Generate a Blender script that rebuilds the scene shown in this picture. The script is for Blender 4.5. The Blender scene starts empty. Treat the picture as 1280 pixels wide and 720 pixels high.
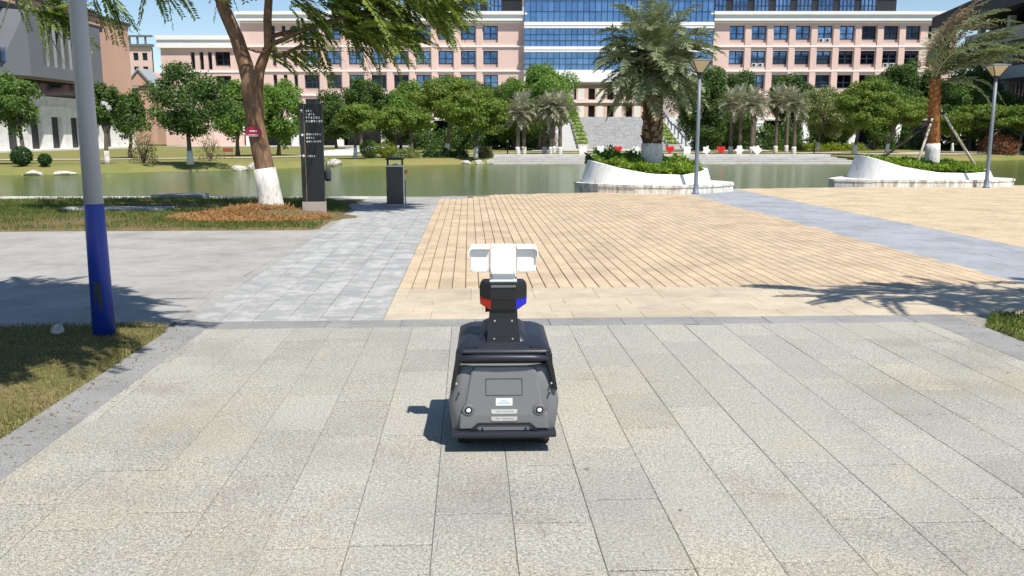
import bpy, bmesh, math, random
import numpy as np
from mathutils import Vector, Matrix
R = math.radians
PI = math.pi
random.seed(7)
RNG = np.random.default_rng(11)
scene = bpy.context.scene
COL = scene.collection

# ------------------------------------------------------------------ camera
cam_d = bpy.data.cameras.new("camera")
cam_d.sensor_width = 36.0
cam_d.lens = 36.0 * 1100 / 1280
cam_d.clip_end = 5000
cam = bpy.data.objects.new("camera", cam_d)
COL.objects.link(cam)
cam.location = (0, 0, 1.5)
cam.rotation_euler = (R(90) - math.atan(191 / 1100), 0, 0)
scene.camera = cam

# ------------------------------------------------------------------ light
SUN_EL = R(58)
SUN_H = Vector((0.62, -0.78)).normalized()          # horizontal direction towards the sun
w = bpy.data.worlds.new("World")
scene.world = w
w.use_nodes = True
nt = w.node_tree
bg = nt.nodes["Background"]
sky = nt.nodes.new("ShaderNodeTexSky")
sky.sky_type = 'NISHITA'
sky.sun_disc = False
sky.sun_elevation = SUN_EL
sky.sun_rotation = math.atan2(SUN_H.x, SUN_H.y)
sky.air_density = 1.0
sky.dust_density = 0.0
sky.ozone_density = 3.0
nt.links.new(sky.outputs[0], bg.inputs[0])
bg.inputs[1].default_value = 0.10
sun_d = bpy.data.lights.new("sun", 'SUN')
sun_d.energy = 5.0
sun_d.angle = R(0.55)
sun_d.color = (1.0, 0.945, 0.85)
sun = bpy.data.objects.new("sun", sun_d)
COL.objects.link(sun)
sd = Vector((SUN_H.x * math.cos(SUN_EL), SUN_H.y * math.cos(SUN_EL), math.sin(SUN_EL)))
sun.rotation_euler = sd.to_track_quat('Z', 'Y').to_euler()
sun.location = (20, -20, 40)
vs = scene.view_settings
vs.view_transform = 'Standard'
vs.look = 'None'
vs.gamma = 1.0
vs.exposure = 0.36
vs.use_curve_mapping = False
scene.cycles.max_bounces = 8
scene.cycles.transparent_max_bounces = 8

# ------------------------------------------------------------------ materials
MATS = {}


def new_mat(name):
    m = bpy.data.materials.new(name)
    m.use_nodes = True
    MATS[name] = m
    t = m.node_tree
    return m, t, t.nodes["Principled BSDF"]


def node(t, kind, **kw):
    n = t.nodes.new(kind)
    for k, v in kw.items():
        setattr(n, k, v)
    return n


def noise(t, scale, detail=3.0, rough=0.55, vec=None):
    n = node(t, "ShaderNodeTexNoise")
    n.inputs["Scale"].default_value = scale
    n.inputs["Detail"].default_value = detail
    n.inputs["Roughness"].default_value = rough
    if vec is None:
        g = node(t, "ShaderNodeNewGeometry")
        vec = g.outputs["Position"]
    t.links.new(vec, n.inputs["Vector"])
    return n.outputs["Fac"]


def ramp(t, fac, stops, interp='LINEAR'):
    r = node(t, "ShaderNodeValToRGB")
    cr = r.color_ramp
    cr.interpolation = interp
    while len(cr.elements) < len(stops):
        cr.elements.new(0.5)
    for e, (p, c) in zip(cr.elements, stops):
        e.position = p
        if not hasattr(c, '__len__'):
            c = (c, c, c)
        e.color = (c[0], c[1], c[2], 1)
    t.links.new(fac, r.inputs[0])
    return r.outputs[0]


def mix(t, fac, a, b, mode='MIX'):
    n = node(t, "ShaderNodeMix", data_type='RGBA', blend_type=mode)
    for s, v in ((0, fac), (6, a), (7, b)):
        if isinstance(v, bpy.types.NodeSocket):
            t.links.new(v, n.inputs[s])
        elif s == 0:
            n.inputs[0].default_value = v
        else:
            n.inputs[s].default_value = (v[0], v[1], v[2], 1)
    return n.outputs[2]


def rand_gain(t, col, amt, island=False, vec=None):
    """multiply a colour by a random gain for each object (or each loose piece)"""
    if island:
        src = node(t, "ShaderNodeNewGeometry").outputs["Random Per Island"]
    else:
        src = node(t, "ShaderNodeObjectInfo").outputs["Random"]
    g = ramp(t, src, [(0, 1 - amt), (1, 1 + amt)])
    return mix(t, 1.0, col, g, 'MULTIPLY')


def bump(t, bsdf, h, strength=0.3, dist=0.01):
    b = node(t, "ShaderNodeBump")
    b.inputs["Strength"].default_value = strength
    b.inputs["Distance"].default_value = dist
    t.links.new(h, b.inputs["Height"])
    t.links.new(b.outputs[0], bsdf.inputs["Normal"])


def plain(name, col, rough=0.6, metal=0.0, spec=0.5, wear=0.08, scale=3.0):
    m, t, b = new_mat(name)
    n = noise(t, scale, 4)
    c = mix(t, n, tuple(x * (1 - wear * 1.6) for x in col), tuple(min(1, x * (1 + wear * 1.6)) for x in col))
    t.links.new(c, b.inputs["Base Color"])
    b.inputs["Roughness"].default_value = rough
    b.inputs["Metallic"].default_value = metal
    b.inputs["Specular IOR Level"].default_value = spec
    return m


def stone(name, dark, light, speck=130, stain=None, stain_amt=0.5, gain=0.08, island=False, rough=0.85, bmp=0.25,
          lo=0.38, hi=0.62):
    m, t, b = new_mat(name)
    s = noise(t, speck, 2.0, 0.7)
    col = ramp(t, s, [(lo, dark), (0.5, tuple((a + c) / 2 for a, c in zip(dark, light))), (hi, light)])
    big = noise(t, 1.3, 5.0, 0.6)
    col = mix(t, 1.0, col, ramp(t, big, [(0.3, 0.80), (0.5, 1.0), (0.72, 1.12)]), 'MULTIPLY')
    mid = noise(t, 6.0, 5.0, 0.65)
    col = mix(t, 1.0, col, ramp(t, mid, [(0.3, 0.87), (0.55, 1.0), (0.75, 1.06)]), 'MULTIPLY')
    if stain:
        g = node(t, "ShaderNodeNewGeometry").outputs["Position"]
        mp = node(t, "ShaderNodeMapping")
        mp.inputs["Location"].default_value = (13.1, 7.7, 3.0)
        t.links.new(g, mp.inputs["Vector"])
        sn = noise(t, 0.9, 4.0, 0.6, mp.outputs[0])
        f = ramp(t, sn, [(0.5, 0.0), (0.72, stain_amt)])
        col = mix(t, f, col, stain, 'MULTIPLY')
    if gain:
        col = rand_gain(t, col, gain, island)
    t.links.new(col, b.inputs["Base Color"])
    b.inputs["Roughness"].default_value = rough
    b.inputs["Specular IOR Level"].default_value = 0.3
    bump(t, b, s, bmp, 0.004)
    return m




def granite_mat():
    """flamed grey granite: fine salt-and-pepper grain, tone drift from slab to slab, cream and grey stains"""
    m, t, b = new_mat("granite")
    s1 = noise(t, 270, 1.5, 0.6)
    s2 = noise(t, 70, 2.0, 0.6)
    sm = mix(t, 0.26, s1, s2)
    col = ramp(t, sm, [(0.37, (0.07, 0.067, 0.06)), (0.45, (0.255, 0.246, 0.220)), (0.53, (0.40, 0.386, 0.342)), (0.63, (0.63, 0.61, 0.55))])
    col = rand_gain(t, col, 0.07)
    for sc, off, lo, hi, tint in ((0.55, (3, 9, 1), 0.50, 0.68, (0.80, 0.80, 0.82)), (0.8, (13, 7, 3), 0.50, 0.70, (1.03, 1.0, 0.88)),
                                  (2.6, (5, 1, 2), 0.60, 0.74, (1.12, 1.09, 1.0)), (1.7, (21, 4, 6), 0.56, 0.72, (0.84, 0.82, 0.80))):
        mp = node(t, "ShaderNodeMapping")
        mp.inputs["Location"].default_value = off
        t.links.new(node(t, "ShaderNodeNewGeometry").outputs["Position"], mp.inputs["Vector"])
        f = ramp(t, noise(t, sc, 6.0, 0.65, mp.outputs[0]), [(lo, 0.0), (hi, 1.0)])
        col = mix(t, f, col, mix(t, 1.0, col, tint, 'MULTIPLY'))
    t.links.new(col, b.inputs["Base Color"])
    b.inputs["Roughness"].default_value = 0.85
    b.inputs["Specular IOR Level"].default_value = 0.3
    bump(t, b, s2, 0.12, 0.004)


granite_mat()
stone("granite_dark", (0.18, 0.18, 0.18), (0.34, 0.335, 0.33), 120, None, 0, 0.07)
stone("granite_cream", (0.36, 0.30, 0.22), (0.60, 0.52, 0.405), 110, None, 0, 0.07)
stone("granite_blue", (0.25, 0.265, 0.295), (0.37, 0.39, 0.42), 90, None, 0, 0.06)
stone("granite_path", (0.27, 0.262, 0.25), (0.41, 0.398, 0.375), 100, (0.9, 0.86, 0.8), 0.6, 0.045)
stone("brick_yellow", (0.42, 0.32, 0.21), (0.60, 0.475, 0.335), 60, None, 0, 0.075)
stone("brick_yellow_field", (0.42, 0.32, 0.21), (0.60, 0.475, 0.335), 60, None, 0, 0.075, island=True)
stone("brick_sand_field", (0.44, 0.35, 0.23), (0.60, 0.49, 0.335), 40, None, 0, 0.04, island=True)
stone("kerb_stone", (0.42, 0.40, 0.36), (0.62, 0.60, 0.55), 70, None, 0, 0.08)
stone("bedding", (0.13, 0.105, 0.08), (0.24, 0.20, 0.15), 40, None, 0, 0)
stone("bedding_joint", (0.22, 0.20, 0.155), (0.42, 0.385, 0.31), 4, None, 0, 0)
stone("bedding_light", (0.24, 0.23, 0.20), (0.36, 0.34, 0.30), 40, None, 0, 0)
stone("rock", (0.30, 0.28, 0.25), (0.66, 0.62, 0.56), 9, None, 0, 0.1, bmp=0.8)
stone("concrete_white", (0.62, 0.61, 0.58), (0.78, 0.77, 0.74), 30, None, 0, 0.02)
stone("stair_pale", (0.35, 0.35, 0.355), (0.47, 0.47, 0.465), 5, None, 0, 0)
stone("stair_stone", (0.26, 0.26, 0.265), (0.38, 0.38, 0.38), 12, None, 0, 0)


# worn bluish tile: lighter middle where feet have rubbed the face
def tile_mat():
    m, t, b = new_mat("granite_tile")
    s = noise(t, 110, 2.0, 0.7)
    col = ramp(t, s, [(0.38, (0.235, 0.237, 0.24)), (0.62, (0.37, 0.37, 0.365))])
    g = noise(t, 4.2, 4.0, 0.7)
    col = mix(t, ramp(t, g, [(0.46, 0.0), (0.60, 0.62)]), col, (0.485, 0.48, 0.462))
    col = rand_gain(t, col, 0.09)
    t.links.new(col, b.inputs["Base Color"])
    b.inputs["Roughness"].default_value = 0.85
    bump(t, b, s, 0.3, 0.004)


tile_mat()


# stained white render of the planters
def planter_mat():
    m, t, b = new_mat("planter_white")
    g = node(t, "ShaderNodeTexCoord").outputs["Object"]
    mp = node(t, "ShaderNodeMapping")
    mp.inputs["Scale"].default_value = (5.0, 5.0, 0.7)
    t.links.new(g, mp.inputs["Vector"])
    n = noise(t, 1.4, 6, 0.7, mp.outputs[0])
    col = ramp(t, n, [(0.28, (0.42, 0.405, 0.37)), (0.40, (0.74, 0.735, 0.72)), (0.56, (0.84, 0.84, 0.83))])
    t.links.new(col, b.inputs["Base Color"])
    b.inputs["Roughness"].default_value = 0.75
    m2, t, b = new_mat("planter_foot")
    g = node(t, "ShaderNodeTexCoord").outputs["Object"]
    mp = node(t, "ShaderNodeMapping")
    mp.inputs["Scale"].default_value = (4.0, 4.0, 0.9)
    t.links.new(g, mp.inputs["Vector"])
    n = noise(t, 1.6, 6, 0.75, mp.outputs[0])
    col = ramp(t, n, [(0.36, (0.26, 0.235, 0.2)), (0.5, (0.62, 0.60, 0.56)), (0.62, (0.80, 0.79, 0.77))])
    t.links.new(col, b.inputs["Base Color"])
    b.inputs["Roughness"].default_value = 0.8


planter_mat()


def water_mat():
    m, t, b = new_mat("water")
    n = noise(t, 0.35, 3)
    c = mix(t, n, (0.075, 0.11, 0.022), (0.105, 0.145, 0.034))
    t.links.new(c, b.inputs["Base Color"])
    b.inputs["Roughness"].default_value = 0.09
    b.inputs["IOR"].default_value = 1.33
    g = node(t, "ShaderNodeNewGeometry").outputs["Position"]
    mp = node(t, "ShaderNodeMapping")
    mp.inputs["Scale"].default_value = (0.8, 2.2, 1)
    t.links.new(g, mp.inputs["Vector"])
    n1 = mix(t, 0.35, noise(t, 2.6, 4, 0.6, mp.outputs[0]), noise(t, 11, 3, 0.6, mp.outputs[0]))
    bump(t, b, n1, 0.42, 0.07)


water_mat()


def lawn_mat(name, cols, scale=1.2):
    m, t, b = new_mat(name)
    a = noise(t, scale, 6, 0.7)
    c = ramp(t, a, [(0.3, cols[0]), (0.5, cols[1]), (0.7, cols[2])])
    f = noise(t, 22, 3, 0.7)
    c = mix(t, 1.0, c, ramp(t, f, [(0.3, 0.65), (0.7, 1.25)]), 'MULTIPLY')
    t.links.new(c, b.inputs["Base Color"])
    b.inputs["Roughness"].default_value = 0.95
    b.inputs["Specular IOR Level"].default_value = 0.1
    bump(t, b, f, 0.6, 0.04)


lawn_mat("lawn_dry", [(0.20, 0.15, 0.08), (0.17, 0.15, 0.065), (0.10, 0.12, 0.035)])
lawn_mat("lawn_green", [(0.26, 0.20, 0.09), (0.19, 0.20, 0.06), (0.12, 0.16, 0.035)], 0.35)
lawn_mat("lawn_bank", [(0.27, 0.20, 0.09), (0.215, 0.215, 0.075), (0.13, 0.17, 0.042)], 0.35)
lawn_mat("soil", [(0.24, 0.16, 0.08), (0.17, 0.13, 0.065), (0.10, 0.10, 0.04)], 2.0)
lawn_mat("earth", [(0.16, 0.13, 0.08), (0.13, 0.12, 0.06), (0.09, 0.10, 0.04)], 0.2)


def leaf_mat(name, stops, trans=0.35, rough=0.5, spec=0.35):
    """stops: colours spread over the loose leaves at random"""
    m, t, b = new_mat(name)
    src = node(t, "ShaderNodeNewGeometry").outputs["Random Per Island"]
    n = len(stops)
    c = ramp(t, src, [(i / max(1, n - 1), s) for i, s in enumerate(stops)])
    t.links.new(c, b.inputs["Base Color"])
    b.inputs["Roughness"].default_value = rough
    b.inputs["Specular IOR Level"].default_value = spec
    tr = node(t, "ShaderNodeBsdfTranslucent")
    c2 = mix(t, 1.0, c, (1.25, 1.35, 0.7), 'MULTIPLY')
    t.links.new(c2, tr.inputs[0])
    ms = node(t, "ShaderNodeMixShader")
    ms.inputs[0].default_value = trans
    t.links.new(b.outputs[0], ms.inputs[1])
    t.links.new(tr.outputs[0], ms.inputs[2])
    t.links.new(ms.outputs[0], t.nodes["Material Output"].inputs[0])
    return m


leaf_mat("leaf_dark", [(0.045, 0.085, 0.019), (0.071, 0.135, 0.029), (0.112, 0.189, 0.040), (0.060, 0.113, 0.029)])
leaf_mat("leaf_mid", [(0.070, 0.125, 0.026), (0.113, 0.200, 0.041), (0.157, 0.250, 0.051), (0.078, 0.141, 0.029)])
leaf_mat("leaf_bright", [(0.087, 0.174, 0.029), (0.145, 0.261, 0.043), (0.203, 0.319, 0.058), (0.131, 0.217, 0.043)])
leaf_mat("leaf_flat", [(0.099, 0.164, 0.023), (0.151, 0.230, 0.032), (0.206, 0.271, 0.043), (0.125, 0.181, 0.029)])
leaf_mat("leaf_airy", [(0.131, 0.174, 0.058), (0.189, 0.246, 0.080), (0.246, 0.290, 0.109), (0.290, 0.261, 0.145)])
leaf_mat("leaf_spray", [(0.084, 0.136, 0.026), (0.126, 0.199, 0.039), (0.198, 0.270, 0.051), (0.254, 0.270, 0.051)])
leaf_mat("leaf_palm", [(0.174, 0.214, 0.117), (0.235, 0.274, 0.153), (0.305, 0.334, 0.200), (0.174, 0.223, 0.108)], 0.2, 0.45, 0.5)
leaf_mat("leaf_palm_far", [(0.217, 0.232, 0.152), (0.319, 0.319, 0.225), (0.435, 0.406, 0.319), (0.261, 0.268, 0.174)], 0.2, 0.5, 0.5)
leaf_mat("leaf_palm_dry", [(0.345, 0.230, 0.127), (0.414, 0.287, 0.161), (0.276, 0.196, 0.103)], 0.25, 0.6, 0.3)
leaf_mat("leaf_yellow", [(0.184, 0.241, 0.023), (0.253, 0.310, 0.034), (0.322, 0.345, 0.040)])
leaf_mat("leaf_box", [(0.022, 0.065, 0.017), (0.036, 0.094, 0.023), (0.051, 0.116, 0.029)])
leaf_mat("leaf_straw", [(0.276, 0.253, 0.103), (0.345, 0.299, 0.138), (0.230, 0.230, 0.081), (0.391, 0.322, 0.172)])
leaf_mat("leaf_red", [(0.345, 0.081, 0.057), (0.276, 0.103, 0.057), (0.115, 0.115, 0.046), (0.391, 0.138, 0.103)])
leaf_mat("leaf_groundcover", [(0.097, 0.209, 0.026), (0.196, 0.313, 0.035), (0.313, 0.401, 0.052), (0.138, 0.244, 0.035)])
leaf_mat("grass_dry", [(0.34, 0.26, 0.12), (0.24, 0.21, 0.075), (0.13, 0.16, 0.035), (0.40, 0.32, 0.17), (0.09, 0.13, 0.025)], 0.3)
leaf_mat("grass_green", [(0.20, 0.18, 0.06), (0.10, 0.16, 0.03), (0.07, 0.13, 0.02), (0.15, 0.20, 0.04)], 0.3)
leaf_mat("mulch", [(0.40, 0.22, 0.095), (0.32, 0.16, 0.065), (0.48, 0.30, 0.14), (0.26, 0.13, 0.055)], 0.1, 0.8, 0.1)


def bark_mat(name, dark, light, sx=6, sz=1.2):
    m, t, b = new_mat(name)
    g = node(t, "ShaderNodeTexCoord").outputs["Object"]
    mp = node(t, "ShaderNodeMapping")
    mp.inputs["Scale"].default_value = (sx, sx, sz)
    t.links.new(g, mp.inputs["Vector"])
    n = noise(t, 3.0, 6, 0.7, mp.outputs[0])
    c = ramp(t, n, [(0.32, dark), (0.5, tuple((a + q) / 2 for a, q in zip(dark, light))), (0.68, light)])
    t.links.new(c, b.inputs["Base Color"])
    b.inputs["Roughness"].default_value = 0.9
    b.inputs["Specular IOR Level"].default_value = 0.2
    bump(t, b, n, 0.9, 0.03)


bark_mat("bark", (0.102, 0.060, 0.036), (0.324, 0.204, 0.126))
bark_mat("bark_grey", (0.07, 0.055, 0.04), (0.20, 0.16, 0.125))
bark_mat("bark_palm", (0.035, 0.022, 0.014), (0.12, 0.075, 0.045), 9, 9)
bark_mat("palm_scale", (0.10, 0.068, 0.043), (0.34, 0.245, 0.165), 10, 10)
bark_mat("palm_scale_red", (0.20, 0.085, 0.03), (0.55, 0.27, 0.10), 12, 6)
bark_mat("bark_palm_red", (0.11, 0.045, 0.018), (0.42, 0.19, 0.07), 12, 4)
bark_mat("whitewash", (0.45, 0.43, 0.39), (0.84, 0.83, 0.80), 7, 3)
bark_mat("prop_wood", (0.42, 0.38, 0.31), (0.62, 0.57, 0.48), 8, 1)


def pink_wall(name, a, b_, mortar, scale=1.0):
    m, t, b = new_mat(name)
    g = node(t, "ShaderNodeNewGeometry").outputs["Position"]
    n = noise(t, 0.12, 4, 0.6)
    n2 = noise(t, 6, 2, 0.6)
    c = mix(t, n2, a, b_)
    c = mix(t, 1.0, c, ramp(t, n, [(0.3, 0.92), (0.7, 1.06)]), 'MULTIPLY')
    t.links.new(c, b.inputs["Base Color"])
    b.inputs["Roughness"].default_value = 0.8


pink_wall("wall_pink", (0.65, 0.465, 0.40), (0.72, 0.53, 0.465), (0.6, 0.5, 0.45))
pink_wall("wall_salmon", (0.50, 0.305, 0.235), (0.57, 0.355, 0.275), (0.6, 0.5, 0.45))
plain("trim_white", (0.80, 0.79, 0.76), 0.7, wear=0.03, scale=0.4)
plain("trim_cream", (0.74, 0.68, 0.60), 0.7, wear=0.04, scale=0.4)
plain("cladding_grey", (0.135, 0.145, 0.165), 0.55, wear=0.06, scale=0.5)
plain("fin_light", (0.30, 0.31, 0.33), 0.5, wear=0.05)
plain("dark_recess", (0.02, 0.02, 0.023), 0.4, wear=0.1)
plain("wall_dark", (0.045, 0.035, 0.03), 0.6, wear=0.15, scale=0.6)
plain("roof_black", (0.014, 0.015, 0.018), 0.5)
plain("concrete_grey", (0.42, 0.42, 0.41), 0.8, wear=0.08, scale=0.8)
plain("frame_blue", (0.02, 0.03, 0.05), 0.4)
plain("sill_grey", (0.45, 0.36, 0.33), 0.6)
plain("unit_white", (0.5, 0.5, 0.5), 0.5)
plain("roof_slate", (0.30, 0.33, 0.35), 0.7)


def glass_mat(name, c0, c1, rough=0.06, lo=0.55, hi=1.15):
    m, t, b = new_mat(name)
    src = node(t, "ShaderNodeObjectInfo").outputs["Random"]
    c = ramp(t, src, [(0, c0), (1, c1)])
    c = mix(t, 1.0, c, ramp(t, noise(t, 0.9, 3, 0.6), [(0.38, lo), (0.62, hi)]), 'MULTIPLY')  # uneven reflections painted into the pane colour with noise
    t.links.new(c, b.inputs["Base Color"])
    b.inputs["Metallic"].default_value = 0.85
    b.inputs["Roughness"].default_value = rough
    n = noise(t, 0.5, 2)
    bump(t, b, n, 0.05, 0.05)


glass_mat("glass_blue", (0.15, 0.26, 0.44), (0.22, 0.355, 0.57), lo=0.93, hi=1.05)
glass_mat("glass_window", (0.11, 0.20, 0.38), (0.26, 0.39, 0.60))
glass_mat("glass_dark", (0.02, 0.025, 0.035), (0.06, 0.07, 0.09))

plain("plastic_grey", (0.15, 0.152, 0.158), 0.5, wear=0.05, scale=8)
plain("plastic_grey_light", (0.165, 0.168, 0.174), 0.48, wear=0.04, scale=8)
plain("plastic_navy", (0.018, 0.021, 0.032), 0.42, wear=0.06, scale=8)
plain("plastic_black", (0.012, 0.012, 0.013), 0.42, wear=0.06, scale=8)
plain("rubber", (0.015, 0.015, 0.015), 0.85)
plain("paint_white", (0.83, 0.83, 0.82), 0.35, wear=0.015, scale=8)
plain("silver", (0.62, 0.61, 0.58), 0.35, 0.4, wear=0.12, scale=60)
plain("sticker", (0.74, 0.78, 0.80), 0.4, wear=0.05, scale=60)
plain("sticker_ink", (0.25, 0.30, 0.36), 0.5)
plain("lens_red", (0.75, 0.035, 0.015), 0.12)
plain("lens_blue", (0.01, 0.015, 0.50), 0.12)
plain("lens_white", (0.85, 0.87, 0.90), 0.1)
plain("pole_grey", (0.40, 0.43, 0.50), 0.4, wear=0.06, scale=2.5)
plain("pole_blue", (0.012, 0.045, 0.34), 0.4, wear=0.12, scale=4)
plain("lamp_grey", (0.16, 0.185, 0.225), 0.45, wear=0.06)
plain("lamp_black", (0.02, 0.02, 0.022), 0.5)
plain("lamp_glass", (0.66, 0.55, 0.33), 0.35, wear=0.05)
plain("sign_black", (0.014, 0.016, 0.021), 0.28, wear=0.12, scale=5)
plain("sign_side", (0.02, 0.021, 0.025), 0.4)
plain("brass", (0.36, 0.30, 0.17), 0.45, 0.5)
plain("sign_base", (0.36, 0.31, 0.28), 0.8, wear=0.1)
plain("bin_dark", (0.045, 0.045, 0.045), 0.38, wear=0.2, scale=6)
plain("orange", (0.72, 0.36, 0.16), 0.6)
plain("plaque_red", (0.34, 0.015, 0.045), 0.35)
plain("cutout_white", (0.82, 0.82, 0.82), 0.5, wear=0.02)
plain("heart_red", (0.62, 0.012, 0.015), 0.4)
plain("bench_red", (0.30, 0.07, 0.04), 0.6)
plain("skin", (0.42, 0.27, 0.20), 0.6)
plain("cloth_white", (0.70, 0.70, 0.72), 0.8)
plain("cloth_dark", (0.03, 0.032, 0.04), 0.8)
plain("rail_blue", (0.10, 0.12, 0.17), 0.5)


# ------------------------------------------------------------------ mesh tools
class MB:
    """collects shapes; faces carry a material slot"""

    def __init__(self):
        self.v, self.f, self.m, self.s = [], [], [], []

    def face(self, idx, mi=0, sm=False):
        self.f.append(tuple(idx)); self.m.append(mi); self.s.append(sm)

    def quad(self, a, b, c, d, mi=0):
        n = len(self.v)
        self.v += [tuple(a), tuple(b), tuple(c), tuple(d)]
        self.face((n, n + 1, n + 2, n + 3), mi)

    def box(self, x0, x1, y0, y1, z0, z1, mi=0, ch=0.0):
        if ch > 0:
            return self.cbox(x0, x1, y0, y1, z0, z1, mi, ch)
        n = len(self.v)
        self.v += [(x, y, z) for z in (z0, z1) for x, y in ((x0, y0), (x1, y0), (x1, y1), (x0, y1))]
        for q in ((3, 2, 1, 0), (4, 5, 6, 7), (0, 1, 5, 4), (1, 2, 6, 5), (2, 3, 7, 6), (3, 0, 4, 7)):
            self.face([n + i for i in q], mi)

    def cbox(self, x0, x1, y0, y1, z0, z1, mi=0, c=0.01):
        """box with all edges chamfered"""
        bm = bmesh.new()
        bmesh.ops.create_cube(bm, size=1)
        for vv in bm.verts:
            vv.co = Vector(((x0 + x1) / 2 + vv.co.x * (x1 - x0), (y0 + y1) / 2 + vv.co.y * (y1 - y0),
                            (z0 + z1) / 2 + vv.co.z * (z1 - z0)))
        bmesh.ops.bevel(bm, geom=bm.edges[:], offset=c, segments=2, affect='EDGES', profile=0.6)
        self.add_bm(bm, mi)
        bm.free()

    def add_bm(self, bm, mi=0, sm=False):
        n = len(self.v)
        bm.verts.ensure_lookup_table()
        bm.verts.index_update()
        self.v += [tuple(q.co) for q in bm.verts]
        for q in bm.faces:
            self.face([n + k.index for k in q.verts], mi, sm)

    def ring(self, pts):
        n = len(self.v)
        self.v += [tuple(p) for p in pts]
        return list(range(n, n + len(pts)))

    def bridge(self, a, b, mi=0, sm=True):
        k = len(a)
        for i in range(k):
            self.face((a[i], a[(i + 1) % k], b[(i + 1) % k], b[i]), mi, sm)

    def prism(self, poly, z0, z1, mi=0, axis='z'):
        def mk(p, h):
            return {'z': (p[0], p[1], h), 'y': (p[0], h, p[1]), 'x': (h, p[0], p[1])}[axis]
        a = self.ring([mk(p, z0) for p in poly])
        b = self.ring([mk(p, z1) for p in poly])
        self.bridge(a, b, mi, False)
        self.face(a[::-1], mi); self.face(b, mi)

    def tube(self, pts, rad, n=10, mi=0, cap=True, jit=0.0, sm=True):
        pts = [Vector(p) for p in pts]
        if not hasattr(rad, '__len__'):
            rad = [rad] * len(pts)
        prev = None
        up = Vector((0.13, 0.31, 0.94))
        for i, p in enumerate(pts):
            d = (pts[min(i + 1, len(pts) - 1)] - pts[max(i - 1, 0)]).normalized()
            a = d.cross(Vector((1, 0.2, 0)) if abs(d.dot(up)) > 0.9 else up).normalized()
            if prev is not None:
                a = (pa - d * pa.dot(d)).normalized()
            pa = a
            b = d.cross(a)
            r = self.ring([p + (a * math.cos(2 * PI * k / n) + b * math.sin(2 * PI * k / n)) *
                           rad[i] * (1 + (random.uniform(-jit, jit) if jit else 0)) for k in range(n)])
            if prev is not None:
                self.bridge(prev, r, mi, sm)
            elif cap:
                self.face(r[::-1], mi)
            prev = r
        if cap:
            self.face(prev, mi)

    def lathe(self, prof, n=16, c=(0, 0), mi=0, sm=True):
        prev = None
        for r_, z in prof:
            r = self.ring([(c[0] + r_ * math.cos(2 * PI * k / n), c[1] + r_ * math.sin(2 * PI * k / n), z) for k in range(n)])
            if prev:
                self.bridge(prev, r, mi, sm)
            else:
                self.face(r[::-1], mi)
            prev = r
        self.face(prev, mi)

    def mesh(self, name, mats):
        me = bpy.data.meshes.new(name)
        me.from_pydata(self.v, [], self.f)
        if isinstance(mats, str):
            mats = [mats]
        for q in mats:
            me.materials.append(MATS[q])
        if any(self.m):
            me.polygons.foreach_set("material_index", self.m)
        if any(self.s):
            me.polygons.foreach_set("use_smooth", self.s)
        me.update()
        return me

    def build(self, name, mats, parent=None, loc=None, rz=0.0, fix=True):
        me = self.mesh(name, mats)
        if fix:
            bm = bmesh.new(); bm.from_mesh(me)
            bmesh.ops.recalc_face_normals(bm, faces=bm.faces[:])
            bm.to_mesh(me); bm.free()
        return link(name, me, parent, loc, rz)


def link(name, me, parent=None, loc=None, rz=0.0):
    o = bpy.data.objects.new(name, me)
    COL.objects.link(o)
    if parent:
        o.parent = parent
    if loc is not None:
        o.location = loc
    if rz:
        o.rotation_euler.z = rz
    return o


def tag(o, label=None, cat=None, group=None, kind=None):
    if label: o["label"] = label
    if cat: o["category"] = cat
    if group: o["group"] = group
    if kind: o["kind"] = kind
    return o


def thing(name, label, cat, loc=(0, 0, 0), rz=0.0, group=None):
    o = link(name, None, None, loc, rz)
    return tag(o, label, cat, group)


def np_mesh(name, verts, faces, mat):
    """verts (n,3), faces (m,k) with k fixed"""
    me = bpy.data.meshes.new(name)
    k = faces.shape[1]
    me.vertices.add(len(verts)); me.vertices.foreach_set("co", verts.astype(np.float32).ravel())
    me.loops.add(faces.size); me.loops.foreach_set("vertex_index", faces.astype(np.int32).ravel())
    me.polygons.add(len(faces))
    me.polygons.foreach_set("loop_start", np.arange(0, faces.size, k, dtype=np.int32))
    me.materials.append(MATS[mat])
    me.update(calc_edges=True)
    me.validate()
    me.shade_flat()
    return me


def unit(a):
    return a / np.maximum(1e-9, np.linalg.norm(a, axis=-1, keepdims=True))


def leaves_mesh(name, pos, dirs, nrm, length, width, mat):
    """one kite-shaped folded leaf at each position"""
    n = len(pos)
    d = unit(dirs)
    s = unit(np.cross(d, nrm))
    u = np.cross(s, d)
    L = np.asarray(length).reshape(-1, 1) * np.ones((n, 1))
    W = np.asarray(width).reshape(-1, 1) * np.ones((n, 1))
    v = np.stack([pos, pos + d * L * .45 + s * W * .5 + u * W * .12, pos + d * L, pos + d * L * .45 - s * W * .5 + u * W * .12], 1)
    f = np.arange(n * 4).reshape(n, 4)
    return np_mesh(name, v.reshape(-1, 3), f, mat)

# ================================================================== the ground
ROT = R(2.75)                                   # the plaza's axis turns slightly left of the view
CR, SR = math.cos(ROT), math.sin(ROT)


def W(x, y):
    return (x * CR - y * SR, x * SR + y * CR)


def poly_sheet(name, pts, z, mat, parent=None, depth=0.0, rz=0.0):
    mb = MB()
    if depth:
        mb.prism(pts, z - depth, z)
    else:
        a = mb.ring([(p[0], p[1], z) for p in pts])
        mb.face(a)
    o = mb.build(name, mat, parent, rz=rz)
    return tag(o, kind='structure') if not parent else o


# lowest sheet reaches the horizon
poly_sheet("ground", [(-2500, -400), (2500, -400), (2500, 3500), (-2500, 3500)], -1.4, "earth")
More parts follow.
